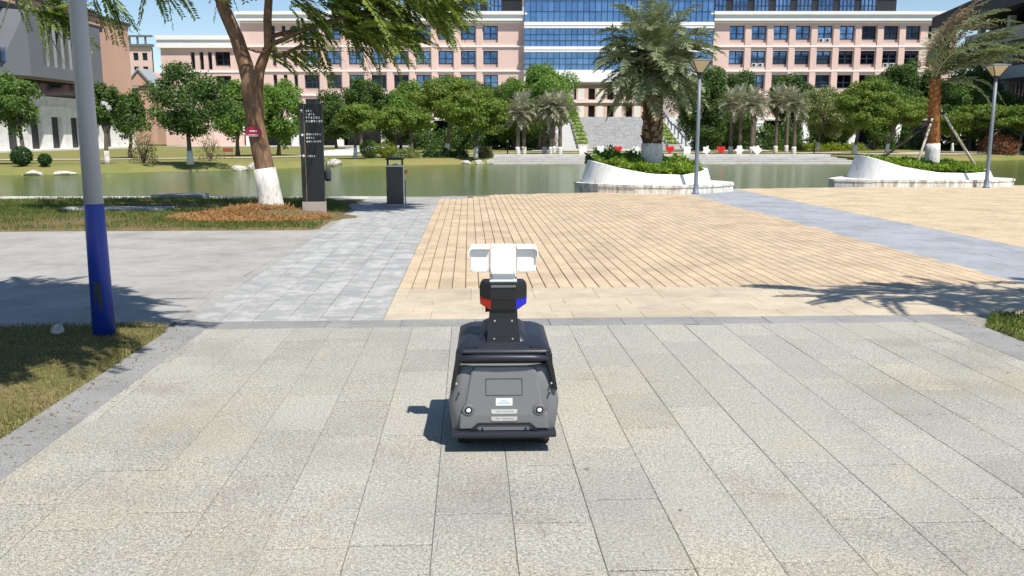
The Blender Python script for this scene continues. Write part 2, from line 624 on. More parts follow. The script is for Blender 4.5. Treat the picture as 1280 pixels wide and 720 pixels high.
# lake
poly_sheet("lake_water", [(-120, 15), (150, 15), (150, 100), (-120, 100)], -0.40, "water")

EX = [-70, -0.62, -0.60, 2.0, 6.3, 9.5, 15.2, 60]
EY = [22.0, 22.0, 22.6, 23.6, 25.2, 25.9, 26.9, 33.0]


def edge_y(x):
    return float(np.interp(x, EX, EY))


plaza_pts = [(-70, -12), (60, -12)] + [(x, y) for x, y in list(zip(EX, EY))[::-1]]
poly_sheet("plaza_base", plaza_pts, -0.016, "bedding_light", depth=1.2)

_slab_cache = {}


def slab_mesh(dx, dy, mat, t=0.014, ch=0.003):
    key = (round(dx, 3), round(dy, 3), mat)
    if key not in _slab_cache:
        a, b = dx / 2, dy / 2
        mb = MB()
        lo = mb.ring([(-a, -b, -t), (a, -b, -t), (a, b, -t), (-a, b, -t)])
        m_ = mb.ring([(-a, -b, -ch), (a, -b, -ch), (a, b, -ch), (-a, b, -ch)])
        hi = mb.ring([(-a + ch, -b + ch, 0), (a - ch, -b + ch, 0), (a - ch, b - ch, 0), (-a + ch, b - ch, 0)])
        mb.bridge(lo, m_, 0, False); mb.bridge(m_, hi, 0, False)
        mb.face(hi)
        _slab_cache[key] = mb.mesh("paving_piece", mat)
    return _slab_cache[key]


def slab(parent, name, x0, x1, y0, y1, mat, gap=0.0032, z=None, gy=None):
    if x1 - x0 < 0.03 or y1 - y0 < 0.03:
        return
    me = slab_mesh(x1 - x0 - gap, y1 - y0 - (gy or gap), mat)
    o = link(name, me, parent, ((x0 + x1) / 2, (y0 + y1) / 2, random.uniform(-0.0012, 0.0012) if z is None else z))
    o.rotation_euler = (random.uniform(-.0012, .0012), random.uniform(-.0012, .0012), 0)


def zone(name, x0, x1, y0, y1, mat="bedding"):
    return poly_sheet(name, [(x0, y0), (x1, y0), (x1, y1), (x0, y1)], -0.0125, mat, rz=ROT)


# front granite: long slabs laid in columns that run away from the viewer, joints staggered
fp = zone("front_pavement", -2.08, 3.72, 0.5, 6.86, "bedding_joint")
k0 = math.floor((-2.08 - 1.09) / 0.31)
for k in range(k0, 12):
    xa, xb = max(-2.08, 1.09 + .31 * k), min(3.72, 1.09 + .31 * (k + 1))
    if xb - xa < 0.03:
        continue
    y = 0.5 - random.uniform(0, 0.6)
    while y < 6.86:
        slab(fp, "paving_slab", xa, xb, max(0.5, y), min(6.86, y + .61), "granite", 0.0017, gy=0.008)
        y += 0.61
# dark bands round it
db = zone("border_band", -2.36, 4.06, 0.5, 7.16)
x = -2.36
y = 0.5
while y < 6.86:
    slab(db, "border_slab", -2.36, -2.08, y, min(6.86, y + .6), "granite_dark")
    slab(db, "border_slab", 3.72, 4.06, y, min(6.86, y + .6), "granite_dark")
    y += 0.6
while x < 4.06:
    slab(db, "border_slab", x, min(4.06, x + .6), 6.86, 7.15, "granite_dark")
    x += 0.6
# cream granite band
cp = zone("cream_pavement", -0.72, 5.65, 7.15, 8.62, "bedding_light")
for j in range(5):
    x = -0.72 - random.uniform(0, .5)
    while x < 5.65:
        slab(cp, "cream_slab", max(-0.72, x), min(5.65, x + .6), 7.15 + .294 * j, 7.15 + .294 * (j + 1), "granite_cream", 0.0015)
        x += 0.6
# yellow bricks with open grooves: the nearest rows are single bricks, the rest one field
mbz = MB()
a = mbz.ring([(p[0], p[1], -0.0125) for p in [W(-0.72, 8.62), W(5.65, 8.62)] + [W(5.65, 24.4), W(-0.70, 22.3)]])
mbz.face(a)
yb = tag(mbz.build("brick_pavement", "bedding"), kind='structure')
BW, BL = 0.1341, 0.268
ncol = round((5.65 + 0.72) / BW)
fv, ff = [], []


def brick_into(x0, x1, y0, y1, gx, gy, z):
    a_, b_ = x0 + gx / 2, x1 - gx / 2
    c_, d_ = y0 + gy / 2, y1 - gy / 2
    n = len(fv)
    for (xx, yy) in ((a_, c_), (b_, c_), (b_, d_), (a_, d_)):
        X, Y = W(xx, yy); fv.append((X, Y, -0.014))
    h = 0.001
    for (xx, yy) in ((a_ + h, c_ + h), (b_ - h, c_ + h), (b_ - h, d_ - h), (a_ + h, d_ - h)):
        X, Y = W(xx, yy); fv.append((X, Y, z))
    for q in ((0, 1, 5, 4), (1, 2, 6, 5), (2, 3, 7, 6), (3, 0, 4, 7), (4, 5, 6, 7)):
        ff.append([n + i for i in q])


brick_me = slab_mesh(BW - 0.0095, BL - 0.0012, "brick_yellow", ch=0.003)
for i in range(ncol):
    off = -random.uniform(0, BL)
    x0 = -0.72 + BW * i
    j = 0
    y = 8.62 + off
    while y < 23.6:
        ya, yb_ = max(8.62, y), y + BL
        X, Y = W(x0 + BW / 2, yb_)
        if Y > edge_y(X) - 0.02 or (x0 < 0.05 and Y > 21.4):
            break
        if yb_ - ya > 0.03:
            if j < 6:
                me = brick_me if yb_ - ya > BL - .001 else slab_mesh(BW - 0.0095, yb_ - ya - 0.0012, "brick_yellow")
                cx, cy = W(x0 + BW / 2, (ya + yb_) / 2)
                link("brick", me, yb, (cx, cy, random.uniform(-.0008, .0008)), ROT)
            else:
                brick_into(x0, x0 + BW, ya, yb_, 0.0095, 0.002, random.uniform(-.0008, .0008))
            j += 1
        y += BL
o = link("brick_field", np_mesh("brick_field", np.array(fv), np.array(ff), "brick_yellow_field"), yb)
o["kind"] = "stuff"
# second brick area on the right, laid the other way, beyond the blue strip
fv, ff = [], []
yy = 6.0
while yy < 27.5:
    x = 7.5 - random.uniform(0, BL)
    while x < 20:
        X, Y = W(x + BL, yy + BW)
        if Y < edge_y(X) - .05:
            brick_into(max(7.5, x), x + BL, yy, yy + BW, 0.0015, 0.003, random.uniform(-.0005, .0005))
        x += BL
    yy += BW
o = link("sand_brick_pavement", np_mesh("sand_brick_pavement", np.array(fv), np.array(ff), "brick_sand_field"))
tag(o, kind='structure')
# blue-grey strip between the two brick areas
bs = zone("blue_strip", 5.65, 7.5, 5.4, 24.9, "bedding_light")
y = 5.4
r = 0
while y < 24.6:
    x = 5.65 - (0.31 if r % 2 else 0)
    while x < 7.5:
        slab(bs, "strip_slab", max(5.65, x), min(7.5, x + .617), y, y + .45, "granite_blue", 0.004)
        x += .617
    y += .45
    r += 1
# grey worn tiles left of the bricks
gt = zone("tile_path", -2.42, -0.72, 7.15, 18.4, "bedding_light")
for i in range(6):
    y = 7.15 - random.uniform(0, .4)
    while y < 18.4:
        l = random.choice((.3, .3, .42, .55))
        slab(gt, "path_tile", -2.32 + .2667 * i, -2.32 + .2667 * (i + 1), max(7.15, y), min(18.4, y + l), "granite_tile", 0.005)
        y += l
y = 7.15
while y < 14.3:
    slab(gt, "edge_strip", -2.42, -2.32, y, y + .9, "granite_path", .004)
    y += .9
# smooth big slabs by the litter bin, up to the water
ws = zone("waterside_pavement", -2.46, -0.72, 18.4, 22.0, "bedding_light")
for i in range(3):
    for j in range(6):
        slab(ws, "waterside_slab", -2.46 + .58 * i, -2.46 + .58 * (i + 1), 18.4 + .59 * j, 18.4 + .59 * (j + 1), "granite_path")
slab(ws, "waterside_slab", -0.72, -0.05, 21.45, 21.98, "granite_blue")
# pale path on the left
lp = zone("left_path", -10.2, -2.42, 7.0, 14.2, "bedding_light")
for j in range(20):
    x = -10.2 - random.uniform(0, .5)
    while x < -2.42:
        slab(lp, "path_slab", max(-10.2, x), min(-2.42, x + .72), 7.0 + .36 * j, 7.0 + .36 * (j + 1), "granite_path", 0.003)
        x += .72
# coping along the water
cpg = poly_sheet("water_edge_base", [(-30, 20.9), (-2.0, 20.9), (-2.0, 21.99), (-30, 21.99)], -0.0105, "bedding_light")
x = -18.0
while x < -3.4:
    slab(cpg, "coping_stone", x, x + .8, 21.0, 21.99, "kerb_stone", 0.006)
    x += .8


# lawns on the near side: a low sheet of turf plus blades
def blades(name, region, n, hmin, hmax, mat, wdt=0.006, zoff=0.0, sel=None, lean=0.5):
    x0, x1, y0, y1 = region
    p = np.column_stack([RNG.uniform(x0, x1, n), RNG.uniform(y0, y1, n), np.full(n, zoff)])
    if sel is not None:
        p = p[sel(p[:, 0], p[:, 1])]
    n = len(p)
    h = RNG.uniform(hmin, hmax, n)[:, None]
    az = RNG.uniform(0, 2 * PI, n)
    ln = (RNG.uniform(0.1, 1.0, n) * lean)[:, None]
    side = np.column_stack([np.cos(az), np.sin(az), np.zeros(n)]) * wdt
    az2 = RNG.uniform(0, 2 * PI, n)
    ld = np.column_stack([np.cos(az2), np.sin(az2), np.zeros(n)])
    up = np.array([0, 0, 1.0])
    mid = p + up * h * .6 + ld * h * ln * .5
    tip = p + up * h * .9 + ld * h * ln * 1.5
    v = np.stack([p - side, p + side, mid + side * .7, tip, mid - side * .7], 1).reshape(-1, 3)
    f = np.arange(n * 5).reshape(n, 5)
    o = link(name, np_mesh(name, v, f, mat))
    return o


def patch(px, py, s=1.0, o=0.0):
    return (np.sin(px * 2.1 * s + 1.3 + o) + np.sin(py * 2.7 * s + px * .9 + o) + np.sin((px - py) * 4.3 * s) * .6)


def lawn_sheet(name, pts, mat, z=0.03, edge=0.12):
    """turf with a rounded uneven rim; pts anticlockwise world outline"""
    P = [Vector((p[0], p[1])) for p in pts]
    dense = []
    for i, p in enumerate(P):
        q = P[(i + 1) % len(P)]
        n = max(1, int((q - p).length / 0.12))
        for k in range(min(n, 160)):
            dense.append(p.lerp(q, k / min(n, 160)))
    c = sum(dense, Vector((0, 0))) / len(dense)
    mb = MB()
    o_, i_ = [], []
    for d in dense:
        j = random.uniform(-.02, .02)
        dr = (c - d).normalized()
        o_.append((d.x + dr.x * j, d.y + dr.y * j, -0.016))
        i_.append((d.x + dr.x * (edge + j), d.y + dr.y * (edge + j), z))
    a = mb.ring(o_); b = mb.ring(i_)
    mb.bridge(a, b)
    mb.face(b)
    o = mb.build(name, mat)
    return tag(o, kind='structure')


L0 = [W(-2.37, -2), W(-2.35, 6.7), W(-2.37, 6.88), W(-2.5, 6.99), W(-12, 6.99), (-12.5, -2)]
lawn_sheet("left_lawn", L0, "lawn_dry", 0.03)


def in_left(x, y):
    xp = x * CR + y * SR; yp = -x * SR + y * CR
    cor = (np.maximum(0, xp + 2.55) ** 2 + np.maximum(0, yp - 6.8) ** 2) < 0.2 ** 2
    return (xp < -2.34) & (yp < 7.0) & (cor | (xp < -2.55) | (yp < 6.8))


tag(blades("grass", (-7.5, -2.4, 2.8, 7.2), 130000, 0.012, 0.04, "grass_dry", 0.003, 0.02,
           lambda x, y: in_left(x, y) & (RNG.random(len(x)) < 0.55 + 0.2 * patch(x, y))),
    "short dry grass on the lawn around the blue pole", "grass", kind="stuff")
G0 = [W(-12.5, 14.22), W(-2.75, 14.22), W(-2.48, 14.6), W(-2.46, 18.6), W(-2.7, 19.6), (-3.4, 20.6), (-4.5, 20.88), (-16, 20.88)]
lawn_sheet("tree_strip", G0, "soil", 0.03)


def in_strip(x, y):
    xp = x * CR + y * SR; yp = -x * SR + y * CR
    return (xp < -2.5 - np.maximum(0, yp - 18.6) * .35) & (yp > 14.24) & (y < 20.85)


def near_tree(x, y, r):
    return ((x + 4.3) / 1.7) ** 2 + ((y - 16.1) / 1.0) ** 2 < r


tag(blades("grass", (-13, -2.5, 13.8, 20.9), 60000, 0.03, 0.09, "grass_green", 0.006, 0.025,
           lambda x, y: in_strip(x, y) & ~near_tree(x, y, 1.3) & (RNG.random(len(x)) < 0.6 + .25 * patch(x, y, .6))),
    "patchy green grass on the strip under the leaning tree", "grass", kind="stuff")
lawn_sheet("right_lawn", [W(4.08, -2), W(5.6, -2), W(5.6, 7.05), W(4.35, 7.05), W(4.12, 6.7)], "lawn_green", 0.03)


def in_right(x, y):
    xp = x * CR + y * SR; yp = -x * SR + y * CR
    return (xp > 4.12 + np.maximum(0, yp - 6.7) * .7) & (xp < 5.58) & (yp < 7.02)


tag(blades("grass", (3.4, 5.6, 3.5, 7.4), 30000, 0.02, 0.07, "grass_green", 0.0035, 0.02, in_right),
    "green grass corner at the right edge of the picture", "grass", kind="stuff")
g_ = MB(); g_.box(-1.05, 1.05, -.28, .28, 0, .075, 0, .012)
tag(g_.build("stone_slab", "granite_blue", None, (-7.9, 17.6, 0), R(3)), "flat grey stone slab lying in the shaded grass left of the tree", "stone slab")
g_ = MB(); g_.box(-.6, .6, -.3, .3, 0, .10, 0, .012)
tag(g_.build("stone_block", "granite_dark", None, (-8.0, 21.3, 0), R(2)), "low dark stone block on the water edge left of the tree", "stone block")
# reddish mulch round the leaning tree
n = 22000
ang = RNG.uniform(0, 2 * PI, n); rr = np.sqrt(RNG.uniform(0, 1, n))
px = -4.75 + np.cos(ang) * rr * 1.45; py = 15.95 + np.sin(ang) * rr * 1.05
hgt = 0.03 + 0.16 * np.exp(-(((px + 4.75) / .8) ** 2 + ((py - 16.7) / .7) ** 2))
ok = py > 14.35
pos = np.column_stack([px, py, hgt + RNG.uniform(-.01, .03, n)])[ok]
dr = RNG.normal(size=(len(pos), 3)) * np.array([1, 1, .25])
mu = link("mulch", leaves_mesh("mulch", pos, dr, RNG.normal(size=(len(pos), 3)) * .3 + np.array([0, 0, 1]),
                               RNG.uniform(.04, .14, len(pos)), RNG.uniform(.006, .016, len(pos)), "mulch"))
tag(mu, "reddish brown mulch heaped round the foot of the leaning tree", "mulch", kind="stuff")
mb = MB()
rings = []
for k, q in enumerate((1.0, .75, .5, .25)):
    rings.append(mb.ring([(-4.5 + 1.7 * q * math.cos(t_), 16.35 + .85 * q * math.sin(t_),
                           -0.01 + 0.05 * k + random.uniform(-.012, .012)) for t_ in np.linspace(0, 2 * PI, 28, endpoint=False)]))
for a_, b_ in zip(rings, rings[1:]):
    mb.bridge(a_, b_)
mb.face(rings[-1])
tag(mb.build("soil_mound", "soil"), kind="structure")

# bits of dry grass and leaf blown onto the paving beside the lawns
n = 520
side_ = RNG.random(n) < .68
yy_ = RNG.uniform(2.6, 7.0, n)
xx_ = np.where(side_, -2.36 + np.abs(RNG.normal(0, .16, n)), 4.06 - np.abs(RNG.normal(0, .14, n)))
far_ = RNG.random(n) < .10
xx_ = np.where(far_, RNG.uniform(-2.2, 3.8, n), xx_)
pos = np.column_stack([xx_ * CR - yy_ * SR, xx_ * SR + yy_ * CR, RNG.uniform(.003, .008, n)])
lit = link("leaf_litter", leaves_mesh("leaf_litter", pos, RNG.normal(size=(n, 3)) * [1, 1, .05], RNG.normal(size=(n, 3)) * .15 + [0, 0, 1],
                                      RNG.uniform(.012, .05, n), RNG.uniform(.003, .012, n), "leaf_straw"))
tag(lit, "dry bits of grass and leaf scattered on the paving beside the lawns", "leaf litter", kind="stuff")

# ---- far bank
SHX = [-120, -60, -36, -24.2, -15.2, -10.1, -4.2, -1.4]
SHY = [41, 40, 40.5, 42.5, 49.2, 55.5, 58.2, 60.4]
RSX = [24.0, 29, 40, 80, 150]
RSY = [61.5, 64.5, 69.0, 78, 84]
shore = list(zip(SHX, SHY)) + [(-1.4, 68.3), (24.0, 68.3)] + list(zip(RSX, RSY))


def bank():
    mb = MB()
    lo, mid, hi = [], [], []
    dense = []
    for (x0, y0), (x1, y1) in zip(shore, shore[1:]):
        n = max(1, int(math.hypot(x1 - x0, y1 - y0) / 1.2))
        for k in range(n):
            t_ = k / n
            dense.append((x0 + (x1 - x0) * t_, y0 + (y1 - y0) * t_))
    dense.append(shore[-1])
    for i, (x, y) in enumerate(dense):
        j = random.uniform(-.2, .2)
        steps = -1.5 < x < 24.1
        lo.append((x, y - 0.3, -1.3))
        mid.append((x, y + (0 if steps else .25 + j), -0.40 if not steps else -0.02))
        hi.append((x, y + (0.05 if steps else 1.9 + j), -0.03))
    a = mb.ring(lo); b = mb.ring(mid); c = mb.ring(hi)
    for p, q in ((a, b), (b, c)):
        for i in range(len(p) - 1):
            mb.face((p[i], p[i + 1], q[i + 1], q[i]), 0, True)
    back = mb.ring([(2500, 84, -0.02), (2500, 3500, 0.0), (-2500, 3500, 0.0), (-2500, 41, -.02)])
    mb.face(c + back)
    return tag(mb.build("far_bank", "lawn_bank", fix=False), kind="structure")


bank()
# broad steps down to the water, pale edge stones
mb = MB()
ys = [59.6, 61.6, 63.6, 65.6, 67.6]
zs = [-0.30, -0.22, -0.15, -0.08]
for i in range(4):
    mb.box(-1.4, 24.0, ys[i], ys[i + 1] + .02 * (i < 3), -1.3, zs[i], 0)
    mb.box(-1.41, 24.01, ys[i] - .02, ys[i] + .10, zs[i] - .06, zs[i] + .006, 1)
mb.box(-1.42, 24.02, 59.3, 60.0, -1.3, -0.285, 1)
mb.box(-1.42, 24.02, 67.0, 68.4, -1.3, 0.06, 1)
tag(mb.build("waterside_steps", ["stair_stone", "kerb_stone"]), kind="structure")


def strip(name, pts, wid, z, mat):
    mb = MB()
    l, r_ = [], []
    for i, p in enumerate(pts):
        a_ = Vector(pts[max(0, i - 1)]); b_ = Vector(pts[min(len(pts) - 1, i + 1)])
        d = (b_ - a_).normalized(); nn = Vector((-d.y, d.x)) * wid / 2
        l.append((p[0] + nn.x, p[1] + nn.y, z)); r_.append((p[0] - nn.x, p[1] - nn.y, z))
    a = mb.ring(l); b = mb.ring(r_)
    for i in range(len(pts) - 1):
        mb.face((a[i], b[i], b[i + 1], a[i + 1]))
    return tag(mb.build(name, mat), kind="structure")


strip("bank_path", [(-70, 53), (-40, 54), (-26, 56.5), (-18, 61), (-12, 68), (-6, 73), (0, 76), (14, 78), (24, 77.5), (34, 79), (60, 86), (110, 100)], 2.6, 0.004, "granite_cream")
strip("side_path", [(-14, 67), (-16, 80), (-17, 100), (-17, 126)], 4.0, 0.009, "concrete_white")
strip("bank_plaza", [(24, 74), (34, 73), (44, 78)], 7.0, 0.013, "granite_cream")
poly_sheet("building_forecourt", [(-46.9, 118), (80, 118), (80, 131), (-46.9, 131)], 0.01, "concrete_grey")
poly_sheet("stair_forecourt", [(2, 86), (26, 86), (26, 118), (2, 118)], 0.012, "kerb_stone")


# ================================================================== buildings
def facade(mb, x0, x1, z0, z1, y, openings, depth=0.55, mi=0, back=None):
    """wall in the plane Y=y facing -Y with real openings (xa, xb, za, zb) and their reveals"""
    xs = sorted({x0, x1} | {o[0] for o in openings} | {o[1] for o in openings})
    zs_ = sorted({z0, z1} | {o[2] for o in openings} | {o[3] for o in openings})
    for i in range(len(xs) - 1):
        run = None
        for j in range(len(zs_) - 1):
            cx, cz = (xs[i] + xs[i + 1]) / 2, (zs_[j] + zs_[j + 1]) / 2
            hole = any(o[0] < cx < o[1] and o[2] < cz < o[3] for o in openings)
            if not hole:
                if run is None:
                    run = zs_[j]
            if (hole or j == len(zs_) - 2) and run is not None:
                top = zs_[j] if hole else zs_[j + 1]
                mb.quad((xs[i], y, run), (xs[i + 1], y, run), (xs[i + 1], y, top), (xs[i], y, top), mi)
                run = None
    for a, b, c, d in openings:
        e = y + depth
        mb.quad((a, y, c), (a, e, c), (a, e, d), (a, y, d), mi)
        mb.quad((b, e, c), (b, y, c), (b, y, d), (b, e, d), mi)
        mb.quad((a, y, d), (a, e, d), (b, e, d), (b, y, d), mi)
        mb.quad((a, e, c), (a, y, c), (b, y, c), (b, e, c), mi)


def window_mesh(wd, ht, sill=0.45, cols=2, rows=2):
    """frame bars and low sill panel, origin at bottom centre, facing -Y"""
    mb = MB()
    t = 0.13
    mb.box(-wd / 2, wd / 2, -.03, .05, 0, sill, 1)
    z0 = sill
    for x in (-wd / 2, wd / 2 - t):
        mb.box(x, x + t, -.05, .05, z0, ht, 0)
    for z in (z0, ht - t):
        mb.box(-wd / 2 + t, wd / 2 - t, -.05, .05, z, z + t, 0)
    for i in range(1, cols):
        x = -wd / 2 + wd * i / cols
        mb.box(x - .085, x + .085, -.06, .05, z0 + t, ht - t, 0)
    for i in range(1, rows):
        z = z0 + (ht - z0) * (.42 if rows == 2 else i / rows)
        mb.box(-wd / 2 + t, wd / 2 - t, -.045, .05, z - .06, z + .06, 0)
    return mb.mesh("window", ["frame_blue", "sill_grey"])


def pane_mesh(wd, ht, mat, sill=0.0):
    mb = MB()
    mb.box(-wd / 2, wd / 2, 0.0, 0.02, sill, ht)
    return mb.mesh("pane", mat)


def ac_mesh():
    mb = MB()
    mb.box(-.42, .42, -.36, 0, 0, .55, 0, .03)
    mb.lathe([(.2, -.01), (.2, .01)], 14, (0, 0), 1)
    for i in range(len(mb.v) - 28, len(mb.v)):
        x, y, z = mb.v[i]
        mb.v[i] = (x - .12, -.365 + z, y + .28)
    return mb.mesh("air_conditioner", ["unit_white", "dark_recess"])


WIN = window_mesh(2.1, 2.32)
PANE = pane_mesh(2.08, 2.30, "glass_window", .45)
PANED = pane_mesh(2.08, 2.30, "glass_dark", .45)
SLOT = window_mesh(0.55, 2.32, .3, 1, 2)
SLOTP = pane_mesh(.53, 2.3, "glass_dark", .3)
AC = ac_mesh()
YB = 130.0
ROWS = [(14.56, 16.88), (11.12, 13.44), (7.75, 10.07), (4.35, 6.67)]
CR_ = [32.14 + 3.145 * i for i in range(9)]
CL_ = [-28.83 + 3.22 * i for i in range(9)]


def put_windows(root, cols, rows, y, win, pane, paned, dark=lambda i, j: False, ac=0.0):
    for i, cx in enumerate(cols):
        for j, (za, zb) in enumerate(rows):
            wo = link("window", win, root, (cx, y + .42, za))
            po = link("pane", paned if dark(i, j) else pane, wo, (0, .02, 0))
            if random.random() < ac:
                for s_ in (-.45, .47):
                    link("air_conditioner", AC, wo, (s_, -.07, .03))


def wing(name, label, x0, x1, top, white0, cols, slots, lowx=None, dark=lambda i, j: False, ac=0.08):
    root = thing(name, label, "building", (0, YB, 0))
    op = [(c - 1.05, c + 1.05, za, zb) for c in cols for za, zb in ROWS]
    op += [(c - .275, c + .275, za, zb) for c in slots for za, zb in ROWS]
    mb = MB()
    facade(mb, x0, x1, 3.6, white0, 0, op)
    mb.quad((x0, 0, 3.6), (x0, 24, 3.6), (x0, 24, top), (x0, 0, top))
    mb.quad((x1, 24, 3.6), (x1, 0, 3.6), (x1, 0, top), (x1, 24, top))
    mb.build("wall", "wall_pink", root)
    mb = MB()
    # vertical piers between windows stand proud
    allc = sorted(cols)
    for a_, b_ in zip(allc, allc[1:]):
        m_ = (a_ + b_) / 2
        for za, zb in ROWS:
            pass
        mb.box(m_ - .42, m_ + .42, -.16, 0.02, 3.62, white0 - .25)
    mb.build("pier", "wall_pink", root)
    mb = MB()
    for z in (3.75, 7.12, 10.50, 13.92, 17.22):
        if z < white0:
            mb.box(x0, x1, -.20, .02, z, z + .22)
    mb.build("string_course", "trim_white", root)
    mb = MB()
    mb.box(x0 - .3, x1 + .3, -.7, 1.0, white0, top - .45)
    mb.box(x0 - .45, x1 + .45, -.95, 1.2, top - .45, top)
    mb.box(x0, x1, .3, 24, white0 - .3, white0 + .1)
    mb.build("parapet", "trim_white", root)
    # ground floor: dark glazing behind white columns
    mb = MB()
    mb.box(x0 + .1, x1 - .1, 2.2, 2.4, 0, 3.6)
    mb.box(x0 + .1, x1 - .1, 0.05, 24, 3.45, 3.59)
    mb.build("shopfront", "glass_dark", root)
    k = max(2, int((x1 - x0) / 6.4))
    mbc = MB()
    mbc.box(-.5, .5, -.35, .5, 0, 3.62)
    mbc.box(-.6, .6, -.45, .6, 3.2, 3.62)
    cm = mbc.mesh("column", "trim_white")
    for i in range(k + 1):
        link("column", cm, root, (x0 + .6 + (x1 - x0 - 1.2) * i / k, .2, 0))
    put_windows(root, cols, ROWS, 0, WIN, PANE, PANED, dark, ac)
    put_windows(root, slots, ROWS, 0, SLOT, SLOTP, SLOTP)
    return root


rw = wing("teaching_building", "pink brick wing with three window rows right of the glass centre", 28.6, 63.6, 18.76, 17.5,
          CR_, [59.7, 61.1], dark=lambda i, j: i >= 6 or (i >= 5 and j >= 1) or j == 3, ac=.28)
lw = wing("teaching_building", "pink brick wing behind the leaning tree, left of the glass centre", -38.8, 1.7, 18.76, 17.5,
          CL_, [-34.1, -32.6, -31.1], dark=lambda i, j: j == 3 or (j == 2 and i < 6 and i % 3 != 2))
# recessed top storey of each wing
for root, x0, x1 in ((rw, 28.9, 56.7), (lw, -10.5, 1.5)):
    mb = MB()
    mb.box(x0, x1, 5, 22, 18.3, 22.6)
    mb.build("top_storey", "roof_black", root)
    n = int((x1 - x0) / 3.15)
    tw = window_mesh(2.3, 3.0, .05, 4, 2); tp = pane_mesh(2.28, 2.98, "glass_window", .05)
    for i in range(n):
        wo = link("window", tw, root, (x0 + 1.6 + 3.15 * i, 4.93, 19.0))
        link("pane", tp, wo, (0, .02, 0))
    link("roof_slab", (lambda m: (m.box(x0 - .5, x1 + .5, 4.2, 22.5, 22.6, 22.9), m.mesh("roof_slab", "trim_white"))[1])(MB()), root)

# lower block at the left end
lb = thing("end_block", "lower pink block with three slot windows left of the leaning tree", "building", (0, YB - .4, 0))
op = [(-42.5, -40.3, 11.05, 13.25), (-42.5, -40.3, 7.7, 9.9), (-42.5, -40.3, 4.4, 6.6)]
sl = [(-45.95, -45.35), (-44.7, -44.1), (-43.5, -42.9)]
op2 = op + [(a_, b_, 10.75, 13.2) for a_, b_ in sl]
mb = MB()
facade(mb, -50.2, -39.0, 0, 13.75, 0, op2, .6)
mb.quad((-50.2, 0, 0), (-50.2, 14, 0), (-50.2, 14, 13.75), (-50.2, 0, 13.75))
mb.quad((-39.0, 14, 0), (-39.0, 0, 0), (-39.0, 0, 13.75), (-39.0, 14, 13.75))
mb.build("wall", "wall_pink", lb)
mb = MB()
mb.box(-50.5, -38.7, -.5, 14, 13.75, 14.85)
mb.box(-50.6, -38.6, -.7, 14.2, 14.85, 15.45)
mb.build("parapet", "trim_white", lb)
mb = MB()
mb.box(-50.2, -39, -.12, .02, 10.35, 10.6)
mb.box(-50.2, -39, -.12, .02, 7.0, 7.2)
mb.build("string_course", "trim_white", lb)
w2 = window_mesh(2.2, 2.2, .3, 2, 2); p2 = pane_mesh(2.18, 2.18, "glass_dark", .3)
for o_ in op:
    wo = link("window", w2, lb, (-41.4, .45, o_[2])); link("pane", p2, wo, (0, .02, 0))
s2 = window_mesh(.6, 2.45, .05, 1, 1); sp2 = pane_mesh(.58, 2.43, "glass_dark", .05)
for a_, b_ in sl:
    wo = link("window", s2, lb, ((a_ + b_) / 2, .4, 10.75)); link("pane", sp2, wo, (0, .02, 0))

# glass centre bridging the staircase
gc = thing("glass_centre", "blue glass curtain wall block with white bands above the staircase", "building", (0, YB - 1.0, 0))
mb = MB()
X0, X1 = 1.75, 28.55
for za, zb in ((9.0, 10.66), (13.13, 13.9), (16.4, 17.25), (21.6, 23.0)):
    mb.box(X0, X1, -.35, 1.0, za, zb)
    if za != 9.0:
        mb.box(X0, X1, -.42, -.35, (za + zb) / 2 - .03, (za + zb) / 2 + .03)
mb.box(X0, X1, 1.0, 18, 9.0, 9.3)
mb.build("floor_band", "trim_white", gc)
PW = (X1 - X0) / 32
for za, zb, nr in ((10.66, 13.13, 3), (13.9, 16.4, 3), (17.25, 21.6, 3)):
    pm = pane_mesh(PW - .05, (zb - za) / nr - .05, "glass_blue")
    for i in range(32):
        for j in range(nr):
            o = link("pane", pm, gc, (X0 + PW * (i + .5), .1, za + (zb - za) / nr * j + .025))
            o.rotation_euler = (random.uniform(-.006, .006), 0, random.uniform(-.008, .008))
    mb = MB()
    for i in range(33):
        mb.box(X0 + PW * i - .035, X0 + PW * i + .035, -.02, .2, za, zb)
    for j in range(1, nr):
        mb.box(X0, X1, -.012, .19, za + (zb - za) / nr * j - .03, za + (zb - za) / nr * j + .03)
    mb.build("mullion", "frame_blue", gc)
    mb = MB(); mb.box(X0, X1, .25, .4, za, zb); mb.build("glazing_back", "frame_blue", gc)
mb = MB()
mb.box(X0, 8.3, .2, 18, 0, 9.0)
mb.box(22.4, X1, .2, 18, 0, 9.0)
mb.build("side_wall", "wall_pink", gc)
mb = MB()
mb.box(7.6, 8.9, -.1, 1.2, 0, 9.0); mb.box(21.6, 22.9, -.1, 1.2, 0, 9.0)
mb.build("column", "sill_grey", gc)

# building seen through the opening
bb = thing("courtyard_building", "pink facade with white doors seen through the opening over the staircase", "building", (0, 172, 0))
mb = MB()
op = []
for c in range(-2, 12):
    for z in (4.6, 8.2, 11.8):
        op.append((c * 3.6 + .2, c * 3.6 + 1.5, z, z + 2.5))
facade(mb, -10, 48, 0, 17, 0, op, 1.2)
mb.build("wall", "wall_pink", bb)
mb = MB(); mb.box(-10, 48, 1.1, 1.3, 0, 17); mb.build("back_wall", "dark_recess", bb)
mb = MB()
for z in (4.0, 7.6, 11.2, 14.8):
    mb.box(-10, 48, -.35, .05, z, z + .35)
mb.build("string_course", "trim_white", bb)
dm = MB(); dm.box(0, 1.25, 0, .06, 0, 2.5); dm = dm.mesh("door", "trim_white")
for c in range(-2, 12):
    for z in (4.6, 8.2, 11.8):
        link("door", dm, bb, (c * 3.6 + 1.75, -.06, z))

